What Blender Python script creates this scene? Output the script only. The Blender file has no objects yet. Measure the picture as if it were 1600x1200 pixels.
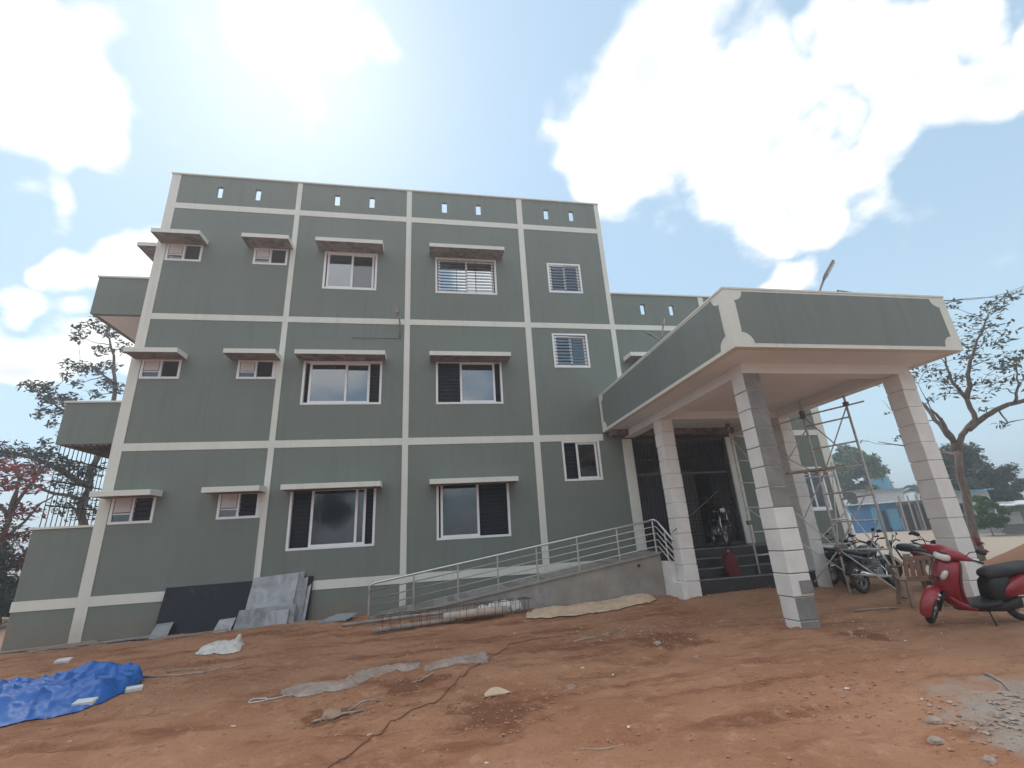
import bpy, math, random
import numpy as np
from mathutils import Vector, Matrix, Quaternion, noise as mn

random.seed(7)
rng = np.random.default_rng(7)
scene = bpy.context.scene
R = math.radians
COL = scene.collection

# ------------------------------------------------------------------ camera
cam_d = bpy.data.cameras.new('camera')
cam = bpy.data.objects.new('camera', cam_d)
COL.objects.link(cam)
cam_d.sensor_width = 36.0
cam_d.lens = 718.507 / 1600 * 36.0
cam_d.clip_start = 0.05
cam_d.clip_end = 3000
right = Vector((0.98407266, -0.16815979, -0.05764793))
down = Vector((0.00038461, 0.32630310, -0.94526512))
fwd = Vector((0.17776628, 0.93018738, 0.32117064))
CAM = Vector((-0.1023, -12.3518, 1.5297))
m = Matrix((right, -down, -fwd)).transposed().to_4x4()
m.translation = CAM
cam.matrix_world = m
scene.camera = cam
scene.cycles.max_bounces = 5
scene.cycles.volume_bounces = 0
scene.cycles.diffuse_bounces = 3
scene.cycles.glossy_bounces = 3
scene.cycles.transparent_max_bounces = 8

# ------------------------------------------------------------------ view
scene.view_settings.view_transform = 'Standard'
scene.view_settings.look = 'None'
scene.view_settings.exposure = 0.68
scene.view_settings.gamma = 1.0
scene.view_settings.use_curve_mapping = False

# ------------------------------------------------------------------ sun (veiled by cloud, behind the building)
SUN_DIR = Vector((-0.2235, 0.5647, 0.7947)).normalized()
sun_d = bpy.data.lights.new('sun', 'SUN')
sun_d.energy = 1.5
sun_d.angle = R(28)
sun_d.color = (1.0, 0.96, 0.9)
sun = bpy.data.objects.new('sun', sun_d)
COL.objects.link(sun)
sun.location = (0, 0, 40)
sun.rotation_euler = SUN_DIR.to_track_quat('Z', 'Y').to_euler()

# ------------------------------------------------------------------ world: sky + clouds
world = bpy.data.worlds.new('World')
scene.world = world
world.use_nodes = True
wt = world.node_tree
wt.nodes.clear()

def N(tree, kind, **kw):
    n = tree.nodes.new(kind)
    for k, v in kw.items():
        setattr(n, k, v)
    return n

def setin(n, idx, v):
    n.inputs[idx].default_value = v

def L(tree, a, b):
    tree.links.new(a, b)

def M2(tree, op, a, b=None, c=None, clamp=False):
    n = tree.nodes.new('ShaderNodeMath')
    n.operation = op
    n.use_clamp = clamp
    for i, v in enumerate((a, b, c)):
        if v is None:
            continue
        if isinstance(v, (int, float)):
            n.inputs[i].default_value = v
        else:
            tree.links.new(v, n.inputs[i])
    return n.outputs[0]

def ray(u, v):
    d = right * ((u - 800) / 718.507) + down * ((v - 600) / 718.507) + fwd
    return d.normalized()

wo = N(wt, 'ShaderNodeOutputWorld')
bg = N(wt, 'ShaderNodeBackground')
sky = N(wt, 'ShaderNodeTexSky', sky_type='NISHITA')
sky.sun_disc = False
sky.sun_elevation = math.asin(SUN_DIR.z)
sky.sun_rotation = math.atan2(SUN_DIR.x, SUN_DIR.y)
sky.air_density = 1.2
sky.dust_density = 0.75
sky.ozone_density = 1.0
sky.altitude = 400
tc = N(wt, 'ShaderNodeTexCoord')
D = tc.outputs['Generated']
sep = N(wt, 'ShaderNodeSeparateXYZ')
L(wt, D, sep.inputs[0])
zc = M2(wt, 'MAXIMUM', M2(wt, 'ADD', sep.outputs[2], 0.30), 0.12)
comb = N(wt, 'ShaderNodeCombineXYZ')
L(wt, M2(wt, 'DIVIDE', sep.outputs[0], zc), comb.inputs[0])
L(wt, M2(wt, 'DIVIDE', sep.outputs[1], zc), comb.inputs[1])
comb.inputs[2].default_value = 3.7

def wnoise(scale, detail, rough, off=0.0, src=None, dist=0.0):
    mp = N(wt, 'ShaderNodeMapping')
    mp.inputs['Location'].default_value = (off, off * 0.7, off * 0.3)
    L(wt, src or comb.outputs[0], mp.inputs[0])
    n = N(wt, 'ShaderNodeTexNoise')
    n.inputs['Scale'].default_value = scale
    n.inputs['Detail'].default_value = detail
    n.inputs['Roughness'].default_value = rough
    n.inputs['Distortion'].default_value = dist
    L(wt, mp.outputs[0], n.inputs['Vector'])
    return n.outputs['Fac']

n_edge = wnoise(6.5, 5, 0.56, 2.0)
n_big = wnoise(2.6, 2, 0.55, 11.3)
n_shade = wnoise(1.9, 1, 0.45, 5.1)
# cumulus banks where the photograph has them: (pixel direction, angular size in pixels)
BLOBS = [(20, 60, 135), (80, 150, 70),
         (455, 45, 92),
         (960, 260, 100), (1080, 140, 150), (1190, 240, 135), (1340, 90, 105), (1400, 30, 60),
         (1300, 290, 85), (1440, 210, 95), (1570, 120, 95),
         (130, 330, 72), (205, 380, 75), (40, 400, 62),
         (90, 545, 95), (10, 590, 100), (190, 490, 70),
         (1228, 445, 56), (1190, 352, 36)]
# banks behind the photographer that the upper windows mirror
MIRROR = [(735, 420, 75), (700, 400, 60), (545, 450, 60)]
wn = N(wt, 'ShaderNodeTexNoise')
wn.inputs['Scale'].default_value = 4.6
wn.inputs['Detail'].default_value = 2.5
wn.inputs['Roughness'].default_value = 0.55
L(wt, D, wn.inputs['Vector'])
w1 = N(wt, 'ShaderNodeVectorMath', operation='SUBTRACT')
L(wt, wn.outputs['Color'], w1.inputs[0])
w1.inputs[1].default_value = (0.5, 0.5, 0.5)
w2 = N(wt, 'ShaderNodeVectorMath', operation='SCALE')
L(wt, w1.outputs[0], w2.inputs[0])
w2.inputs['Scale'].default_value = 0.42
w3 = N(wt, 'ShaderNodeVectorMath', operation='ADD')
L(wt, D, w3.inputs[0])
L(wt, w2.outputs[0], w3.inputs[1])
w4 = N(wt, 'ShaderNodeVectorMath', operation='NORMALIZE')
L(wt, w3.outputs[0], w4.inputs[0])
DW = w4.outputs[0]
acc = None
for (u, v, r) in BLOBS + [(-u_, v_, r_) for u_, v_, r_ in MIRROR]:
    d = ray(abs(u), v)
    if (u, v, r) not in BLOBS:
        d = Vector((d.x, -d.y, d.z))
    ang = math.acos(max(-1, min(1, ray(abs(u), v).dot(ray(abs(u) + r, v)))))
    vm = N(wt, 'ShaderNodeVectorMath', operation='DOT_PRODUCT')
    L(wt, DW, vm.inputs[0])
    vm.inputs[1].default_value = d
    # 1 at the centre, 0.5 at r, 0 at 1.41 r
    k = 0.5 / (1 - math.cos(ang))
    val = M2(wt, 'MULTIPLY_ADD', vm.outputs['Value'], k, 1.0 - k)
    acc = val if acc is None else M2(wt, 'MAXIMUM', acc, val)
acc = M2(wt, 'MAXIMUM', acc, 0.0)
body = M2(wt, 'MULTIPLY_ADD', M2(wt, 'SUBTRACT', n_edge, 0.5), 1.7, acc)
def smooth(x, a, b):
    n = N(wt, 'ShaderNodeMapRange', interpolation_type='SMOOTHSTEP')
    n.inputs['From Min'].default_value = a
    n.inputs['From Max'].default_value = b
    L(wt, x, n.inputs['Value'])
    return n.outputs['Result']
m1 = smooth(body, 0.22, 0.86)
# the same broken cumulus goes on all round the sky beyond the banks placed above
vf = N(wt, 'ShaderNodeVectorMath', operation='DOT_PRODUCT')
L(wt, D, vf.inputs[0])
vf.inputs[1].default_value = fwd
m2 = M2(wt, 'MULTIPLY', smooth(n_big, 0.45, 0.60), smooth(vf.outputs['Value'], 0.62, 0.45))
mask = M2(wt, 'MAXIMUM', m1, m2)
# whiter, hazier towards the horizon
hz = N(wt, 'ShaderNodeMapRange', interpolation_type='SMOOTHSTEP')
hz.inputs['From Min'].default_value = 0.55
hz.inputs['From Max'].default_value = 0.0
L(wt, sep.outputs[2], hz.inputs['Value'])
SKY_STR = 0.10
skyc = N(wt, 'ShaderNodeVectorMath', operation='SCALE')
L(wt, sky.outputs[0], skyc.inputs[0])
skyc.inputs['Scale'].default_value = 1.0
cr = N(wt, 'ShaderNodeMix', data_type='RGBA')
thick = smooth(body, 0.70, 1.20)
shade = M2(wt, 'MULTIPLY', thick, smooth(n_shade, 0.60, 0.44))
L(wt, M2(wt, 'SUBTRACT', 1.0, M2(wt, 'MULTIPLY', shade, 0.75)), cr.inputs['Factor'])
cr.inputs['A'].default_value = (5.2, 5.5, 5.9, 1)
cr.inputs['B'].default_value = (8.8, 8.7, 8.5, 1)
hmix = N(wt, 'ShaderNodeMix', data_type='RGBA')
L(wt, M2(wt, 'MULTIPLY_ADD', hz.outputs[0], 0.30, 0.55), hmix.inputs['Factor'])
L(wt, skyc.outputs[0], hmix.inputs['A'])
hmix.inputs['B'].default_value = (3.9, 5.5, 6.5, 1)
fin = N(wt, 'ShaderNodeMix', data_type='RGBA')
L(wt, mask, fin.inputs['Factor'])
L(wt, hmix.outputs['Result'], fin.inputs['A'])
L(wt, cr.outputs['Result'], fin.inputs['B'])
L(wt, fin.outputs['Result'], bg.inputs['Color'])
bg.inputs['Strength'].default_value = SKY_STR
world.cycles.sampling_method = 'MANUAL'
world.cycles.sample_map_resolution = 512
L(wt, bg.outputs[0], wo.inputs['Surface'])

# ------------------------------------------------------------------ materials
MAT = {}

def mat(name, c1, c2=None, rough=0.8, scale=4.0, bump=0.0, bscale=40.0, metallic=0.0, spec=0.3, detail=6.0,
        lo=0.35, hi=0.65, coat=0.0, subsurface=0.0, dist=0.0, stretch=None, alpha=None, bdist=0.01):
    mt = bpy.data.materials.new(name)
    mt.use_nodes = True
    t = mt.node_tree
    b = t.nodes['Principled BSDF']
    b.inputs['Roughness'].default_value = rough
    b.inputs['Metallic'].default_value = metallic
    b.inputs['Specular IOR Level'].default_value = spec
    b.inputs['Coat Weight'].default_value = coat
    tcn = N(t, 'ShaderNodeTexCoord')
    src = tcn.outputs['Object']
    if stretch:
        mp = N(t, 'ShaderNodeMapping')
        mp.inputs['Scale'].default_value = stretch
        L(t, src, mp.inputs[0])
        src = mp.outputs[0]
    if c2 is None:
        b.inputs['Base Color'].default_value = (*c1, 1)
    else:
        n = N(t, 'ShaderNodeTexNoise')
        n.inputs['Scale'].default_value = scale
        n.inputs['Detail'].default_value = detail
        n.inputs['Roughness'].default_value = 0.6
        n.inputs['Distortion'].default_value = dist
        L(t, src, n.inputs['Vector'])
        mr = N(t, 'ShaderNodeMapRange')
        mr.inputs['From Min'].default_value = lo
        mr.inputs['From Max'].default_value = hi
        L(t, n.outputs['Fac'], mr.inputs['Value'])
        mx = N(t, 'ShaderNodeMix', data_type='RGBA')
        mx.inputs['A'].default_value = (*c1, 1)
        mx.inputs['B'].default_value = (*c2, 1)
        L(t, mr.outputs[0], mx.inputs['Factor'])
        L(t, mx.outputs['Result'], b.inputs['Base Color'])
    if bump > 0:
        nb = N(t, 'ShaderNodeTexNoise')
        nb.inputs['Scale'].default_value = bscale
        nb.inputs['Detail'].default_value = 5
        L(t, src, nb.inputs['Vector'])
        bp = N(t, 'ShaderNodeBump')
        bp.inputs['Strength'].default_value = bump
        bp.inputs['Distance'].default_value = bdist
        L(t, nb.outputs['Fac'], bp.inputs['Height'])
        L(t, bp.outputs[0], b.inputs['Normal'])
    MAT[name] = mt
    return mt

def wall_paint(name, c1, c2, dust):
    """matt emulsion on trowelled plaster: roller patches, faint rain streaks, a dusty splash zone"""
    mt = mat(name, c1, c2, rough=0.72, scale=0.9, bump=0.35, bscale=9.0, spec=0.25, lo=0.3, hi=0.7, detail=8, bdist=0.012)
    t = mt.node_tree
    b = t.nodes['Principled BSDF']
    base = b.inputs['Base Color'].links[0].from_socket
    tcn = N(t, 'ShaderNodeTexCoord')
    mp = N(t, 'ShaderNodeMapping')
    mp.inputs['Scale'].default_value = (5.0, 5.0, 0.35)
    L(t, tcn.outputs['Object'], mp.inputs[0])
    n = N(t, 'ShaderNodeTexNoise')
    n.inputs['Scale'].default_value = 1.3
    n.inputs['Detail'].default_value = 7
    L(t, mp.outputs[0], n.inputs['Vector'])
    mr = N(t, 'ShaderNodeMapRange')
    mr.inputs['From Min'].default_value = 0.52
    mr.inputs['From Max'].default_value = 0.75
    mr.inputs['To Max'].default_value = 0.38
    L(t, n.outputs['Fac'], mr.inputs['Value'])
    sp = N(t, 'ShaderNodeSeparateXYZ')
    L(t, tcn.outputs['Object'], sp.inputs[0])
    zr = N(t, 'ShaderNodeMapRange')
    zr.inputs['From Min'].default_value = 0.75
    zr.inputs['From Max'].default_value = 0.0
    zr.inputs['To Max'].default_value = 0.7
    n2 = N(t, 'ShaderNodeTexNoise')
    n2.inputs['Scale'].default_value = 2.2
    n2.inputs['Detail'].default_value = 6
    L(t, tcn.outputs['Object'], n2.inputs['Vector'])
    zz = M2(t, 'MULTIPLY_ADD', n2.outputs['Fac'], 0.9, M2(t, 'ADD', sp.outputs[2], -0.35))
    L(t, zz, zr.inputs['Value'])
    mx = N(t, 'ShaderNodeMix', data_type='RGBA')
    L(t, mr.outputs[0], mx.inputs['Factor'])
    L(t, base, mx.inputs['A'])
    mx.inputs['B'].default_value = (*[v * 0.78 for v in c1], 1)
    mx2 = N(t, 'ShaderNodeMix', data_type='RGBA')
    L(t, zr.outputs[0], mx2.inputs['Factor'])
    L(t, mx.outputs['Result'], mx2.inputs['A'])
    mx2.inputs['B'].default_value = (*dust, 1)
    L(t, mx2.outputs['Result'], b.inputs['Base Color'])
    return mt

GREEN = wall_paint('green_grey_paint', (0.176, 0.201, 0.181), (0.194, 0.221, 0.200), (0.25, 0.19, 0.15))
CREAM = wall_paint('off_white_paint', (0.66, 0.665, 0.61), (0.72, 0.725, 0.67), (0.50, 0.40, 0.33))
FASCIA = wall_paint('fascia_green_paint', (0.180, 0.206, 0.195), (0.198, 0.226, 0.214), (0.25, 0.19, 0.15))
SOFFIT = mat('soffit_paint', (0.76, 0.78, 0.80), (0.82, 0.84, 0.86), rough=0.85, scale=1.2, bump=0.2, bscale=12)
BLOCKW = mat('white_primer', (0.70, 0.685, 0.66), (0.79, 0.775, 0.75), rough=0.85, scale=3.0, bump=0.3, bscale=30)
CEMENT = mat('grey_cement_render', (0.20, 0.19, 0.185), (0.28, 0.27, 0.26), rough=0.9, scale=3.5, bump=0.5, bscale=35)
CEMENT2 = mat('pale_cement_render', (0.26, 0.24, 0.22), (0.34, 0.315, 0.29), rough=0.9, scale=2.6, bump=0.4, bscale=30)
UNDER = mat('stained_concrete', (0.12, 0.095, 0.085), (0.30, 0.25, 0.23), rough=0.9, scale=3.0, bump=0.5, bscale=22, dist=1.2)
INNER = mat('interior_plaster', (0.32, 0.31, 0.30), (0.36, 0.35, 0.34), rough=0.9)
UPVC = mat('white_upvc', (0.78, 0.78, 0.79), (0.84, 0.84, 0.85), rough=0.35, scale=14, spec=0.45)
PANELW = mat('white_fan_panel', (0.60, 0.57, 0.56), (0.66, 0.63, 0.62), rough=0.5, scale=5)
ROOMDARK = mat('painted_room_shade', (0.012, 0.014, 0.022), (0.02, 0.022, 0.032), rough=0.7, scale=3)  # near-black colour painted in for the shade inside the rooms
DARKBAR = mat('dark_blue_grille_paint', (0.018, 0.022, 0.036), (0.026, 0.03, 0.046), rough=0.45, spec=0.4)
BLACKM = mat('black_gate_paint', (0.075, 0.07, 0.074), (0.11, 0.10, 0.105), rough=0.5, spec=0.4)
GATEP = mat('grey_gate_sheet', (0.05, 0.047, 0.052), (0.07, 0.066, 0.07), rough=0.55)
STEEL = mat('stainless_steel', (0.55, 0.55, 0.55), (0.63, 0.63, 0.62), rough=0.32, metallic=1.0, scale=20)
GALV = mat('worn_scaffold_steel', (0.48, 0.46, 0.44), (0.70, 0.68, 0.65), rough=0.6, metallic=0.1, scale=9, bump=0.2, bscale=60)
GALVD = mat('rusty_scaffold_steel', (0.13, 0.105, 0.09), (0.26, 0.225, 0.20), rough=0.75, metallic=0.2, scale=9)
GRANITE = mat('black_granite', (0.016, 0.018, 0.028), (0.10, 0.10, 0.11), rough=0.5, scale=2.6, spec=0.22, lo=0.60, hi=0.85, detail=9, dist=1.5)
STEPG = mat('step_granite', (0.022, 0.022, 0.026), (0.05, 0.048, 0.05), rough=0.35, scale=30, spec=0.5)
NOSING = mat('step_nosing', (0.16, 0.155, 0.155), (0.24, 0.23, 0.23), rough=0.4, scale=20)
MARBLE = mat('grey_marble', (0.27, 0.28, 0.31), (0.42, 0.43, 0.46), rough=0.45, scale=2.2, dist=2.5, detail=9)
MARBLE2 = mat('dusty_grey_marble', (0.20, 0.21, 0.23), (0.33, 0.34, 0.36), rough=0.55, scale=3.0, dist=2.0, detail=9)
TILE = mat('ramp_tile', (0.24, 0.225, 0.215), (0.36, 0.34, 0.325), rough=0.85, scale=6, bump=0.3, bscale=50)
TILE2 = mat('ramp_tile_dark', (0.17, 0.16, 0.155), (0.25, 0.24, 0.23), rough=0.85, scale=6, bump=0.3, bscale=50)
RUBBER = mat('tyre_rubber', (0.022, 0.021, 0.02), (0.07, 0.055, 0.045), rough=0.85, scale=14)
BLACKP = mat('black_plastic', (0.018, 0.018, 0.02), (0.03, 0.03, 0.032), rough=0.5, spec=0.4)
SEATM = mat('seat_vinyl', (0.020, 0.020, 0.022), (0.05, 0.045, 0.042), rough=0.6, spec=0.35, scale=5, bump=0.2, bscale=90)
REDP = mat('red_body_paint', (0.27, 0.013, 0.024), (0.32, 0.06, 0.06), rough=0.36, spec=0.45, coat=0.25, scale=4, lo=0.45, hi=0.85)
REDD = mat('dark_red_paint', (0.10, 0.012, 0.016), (0.14, 0.02, 0.024), rough=0.35, coat=0.3)
NAVYP = mat('navy_body_paint', (0.014, 0.018, 0.04), (0.02, 0.026, 0.055), rough=0.3, coat=0.5)
BLACKG = mat('black_body_paint', (0.012, 0.012, 0.014), (0.02, 0.02, 0.022), rough=0.28, coat=0.5)
CHROME = mat('chrome', (0.62, 0.62, 0.63), (0.7, 0.7, 0.7), rough=0.22, metallic=1.0)
ALU = mat('cast_aluminium', (0.34, 0.34, 0.35), (0.45, 0.45, 0.46), rough=0.45, metallic=0.8)
LENS = mat('clear_lamp_lens', (0.62, 0.60, 0.56), (0.72, 0.70, 0.66), rough=0.12, spec=0.6, coat=0.8)
AMBER = mat('amber_lens', (0.5, 0.16, 0.02), rough=0.2, coat=0.6)
CYL = mat('red_cylinder_paint', (0.10, 0.014, 0.022), (0.15, 0.03, 0.035), rough=0.7, scale=6)
CHAIRP = mat('brown_chair_plastic', (0.26, 0.16, 0.12), (0.31, 0.20, 0.15), rough=0.55, scale=5)
TARP = mat('blue_tarpaulin', (0.010, 0.095, 0.36), (0.016, 0.125, 0.44), rough=0.42, scale=5, spec=0.45, bump=0.25, bscale=16)
SACK = mat('white_sack', (0.48, 0.45, 0.42), (0.64, 0.61, 0.58), rough=0.8, scale=9, bump=0.4, bscale=40)
BAGW = mat('white_plastic_bag', (0.58, 0.57, 0.56), (0.70, 0.69, 0.68), rough=0.5, scale=9, bump=0.4, bscale=30)
STRAW = mat('tan_woven_sheet', (0.50, 0.36, 0.25), (0.62, 0.47, 0.34), rough=0.85, scale=6, bump=0.4, bscale=60)
REBAR = mat('rusted_rebar', (0.075, 0.045, 0.035), (0.15, 0.09, 0.07), rough=0.85, scale=30)
PVC = mat('dusty_pvc_pipe', (0.46, 0.37, 0.31), (0.58, 0.48, 0.41), rough=0.6, scale=6)
PVCG = mat('grey_pvc_pipe', (0.23, 0.19, 0.17), (0.36, 0.31, 0.28), rough=0.6, scale=6)
ROCK = mat('dusty_rock', (0.28, 0.17, 0.12), (0.42, 0.29, 0.22), rough=0.95, scale=8, bump=0.6, bscale=30)
PALER = mat('pale_rubble', (0.29, 0.22, 0.175), (0.42, 0.34, 0.285), rough=0.95, scale=8, bump=0.5, bscale=30)
WOOD = mat('weathered_wood', (0.26, 0.18, 0.13), (0.42, 0.32, 0.25), rough=0.9, scale=5, stretch=(1, 8, 8))
CABLE = mat('brown_cable', (0.15, 0.07, 0.045), (0.26, 0.13, 0.085), rough=0.7)
WIRE = mat('black_wire', (0.02, 0.02, 0.02), rough=0.6)
LAMPG = mat('lamp_grey', (0.22, 0.22, 0.22), (0.28, 0.28, 0.28), rough=0.45, metallic=0.4)
LAMPF = mat('lamp_face', (0.45, 0.45, 0.44), (0.52, 0.52, 0.5), rough=0.3)
BARK = mat('grey_brown_bark', (0.11, 0.085, 0.07), (0.22, 0.175, 0.15), rough=0.95, scale=6, bump=0.7, bscale=14, stretch=(3, 3, 0.6))

def leaf_mat(name, c1, c2):
    mt = bpy.data.materials.new(name)
    mt.use_nodes = True
    t = mt.node_tree
    t.nodes.clear()
    o = N(t, 'ShaderNodeOutputMaterial')
    geo = N(t, 'ShaderNodeNewGeometry')
    mx = N(t, 'ShaderNodeMix', data_type='RGBA')
    L(t, geo.outputs['Random Per Island'], mx.inputs['Factor'])
    mx.inputs['A'].default_value = (*c1, 1)
    mx.inputs['B'].default_value = (*c2, 1)
    d = N(t, 'ShaderNodeBsdfDiffuse')
    tr = N(t, 'ShaderNodeBsdfTranslucent')
    g = N(t, 'ShaderNodeBsdfGlossy')
    g.inputs['Roughness'].default_value = 0.5
    L(t, mx.outputs['Result'], d.inputs['Color'])
    L(t, mx.outputs['Result'], tr.inputs['Color'])
    a = N(t, 'ShaderNodeMixShader')
    a.inputs[0].default_value = 0.22
    L(t, d.outputs[0], a.inputs[1])
    L(t, tr.outputs[0], a.inputs[2])
    b = N(t, 'ShaderNodeMixShader')
    b.inputs[0].default_value = 0.04
    L(t, a.outputs[0], b.inputs[1])
    L(t, g.outputs[0], b.inputs[2])
    L(t, b.outputs[0], o.inputs['Surface'])
    MAT[name] = mt
    return mt

LEAF_DARK = leaf_mat('dark_green_leaf', (0.03, 0.046, 0.04), (0.055, 0.08, 0.062))
LEAF_GREY = leaf_mat('grey_green_leaf', (0.075, 0.09, 0.075), (0.13, 0.15, 0.12))
LEAF_MID = leaf_mat('mid_green_leaf', (0.06, 0.125, 0.04), (0.11, 0.20, 0.07))
LEAF_OLIVE = leaf_mat('olive_green_leaf', (0.045, 0.065, 0.035), (0.085, 0.11, 0.06))
PETAL = leaf_mat('red_flower', (0.28, 0.05, 0.05), (0.44, 0.10, 0.09))

def glass(name, tint, refl, rough=0.01):
    mt = bpy.data.materials.new(name)
    mt.use_nodes = True
    t = mt.node_tree
    t.nodes.clear()
    o = N(t, 'ShaderNodeOutputMaterial')
    tr = N(t, 'ShaderNodeBsdfTransparent')
    tr.inputs[0].default_value = (*tint, 1)
    g = N(t, 'ShaderNodeBsdfGlossy')
    g.inputs['Color'].default_value = (0.86, 0.9, 0.95, 1)
    g.inputs['Roughness'].default_value = rough
    fr = N(t, 'ShaderNodeFresnel')
    fr.inputs[0].default_value = 1.5
    f = M2(t, 'ADD', fr.outputs[0], refl, clamp=True)
    # slight waviness of the float glass
    tcn = N(t, 'ShaderNodeTexCoord')
    nb = N(t, 'ShaderNodeTexNoise')
    nb.inputs['Scale'].default_value = 1.6
    nb.inputs['Detail'].default_value = 1
    L(t, tcn.outputs['Object'], nb.inputs['Vector'])
    bp = N(t, 'ShaderNodeBump')
    bp.inputs['Strength'].default_value = 0.12
    bp.inputs['Distance'].default_value = 0.02
    L(t, nb.outputs['Fac'], bp.inputs['Height'])
    L(t, bp.outputs[0], g.inputs['Normal'])
    a = N(t, 'ShaderNodeMixShader')
    L(t, f, a.inputs[0])
    L(t, tr.outputs[0], a.inputs[1])
    L(t, g.outputs[0], a.inputs[2])
    L(t, a.outputs[0], o.inputs['Surface'])
    MAT[name] = mt
    return mt

GLASS = glass('tinted_window_glass', (0.26, 0.28, 0.30), 0.09, 0.07)
GLASSB = glass('blue_window_glass', (0.26, 0.30, 0.36), 0.20, 0.06)
GLASSM = glass('mirror_film_glass', (0.2, 0.2, 0.2), 0.72)

def film_mat():
    mt = bpy.data.materials.new('clear_plastic_film')
    mt.use_nodes = True
    t = mt.node_tree
    t.nodes.clear()
    o = N(t, 'ShaderNodeOutputMaterial')
    tr = N(t, 'ShaderNodeBsdfTransparent')
    p = N(t, 'ShaderNodeBsdfPrincipled')
    p.inputs['Base Color'].default_value = (0.55, 0.49, 0.45, 1)
    p.inputs['Roughness'].default_value = 0.3
    p.inputs['Specular IOR Level'].default_value = 0.6
    tcn = N(t, 'ShaderNodeTexCoord')
    n = N(t, 'ShaderNodeTexNoise')
    n.inputs['Scale'].default_value = 5
    n.inputs['Detail'].default_value = 6
    L(t, tcn.outputs['Object'], n.inputs['Vector'])
    mr = N(t, 'ShaderNodeMapRange')
    mr.inputs['To Min'].default_value = 0.10
    mr.inputs['To Max'].default_value = 0.75
    L(t, n.outputs['Fac'], mr.inputs['Value'])
    a = N(t, 'ShaderNodeMixShader')
    L(t, mr.outputs[0], a.inputs[0])
    L(t, tr.outputs[0], a.inputs[1])
    L(t, p.outputs[0], a.inputs[2])
    L(t, a.outputs[0], o.inputs['Surface'])
    return mt
FILM = film_mat()

# ------------------------------------------------------------------ mesh helpers
def tag(o, label=None, cat=None, group=None, kind=None):
    if label:
        o['label'] = label
    if cat:
        o['category'] = cat
    if group:
        o['group'] = group
    if kind:
        o['kind'] = kind
    return o

def empty(name, loc=(0, 0, 0), rz=0.0):
    o = bpy.data.objects.new(name, None)
    o.empty_display_size = 0.2
    COL.objects.link(o)
    o.location = loc
    o.rotation_euler = (0, 0, rz)
    return o

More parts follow.
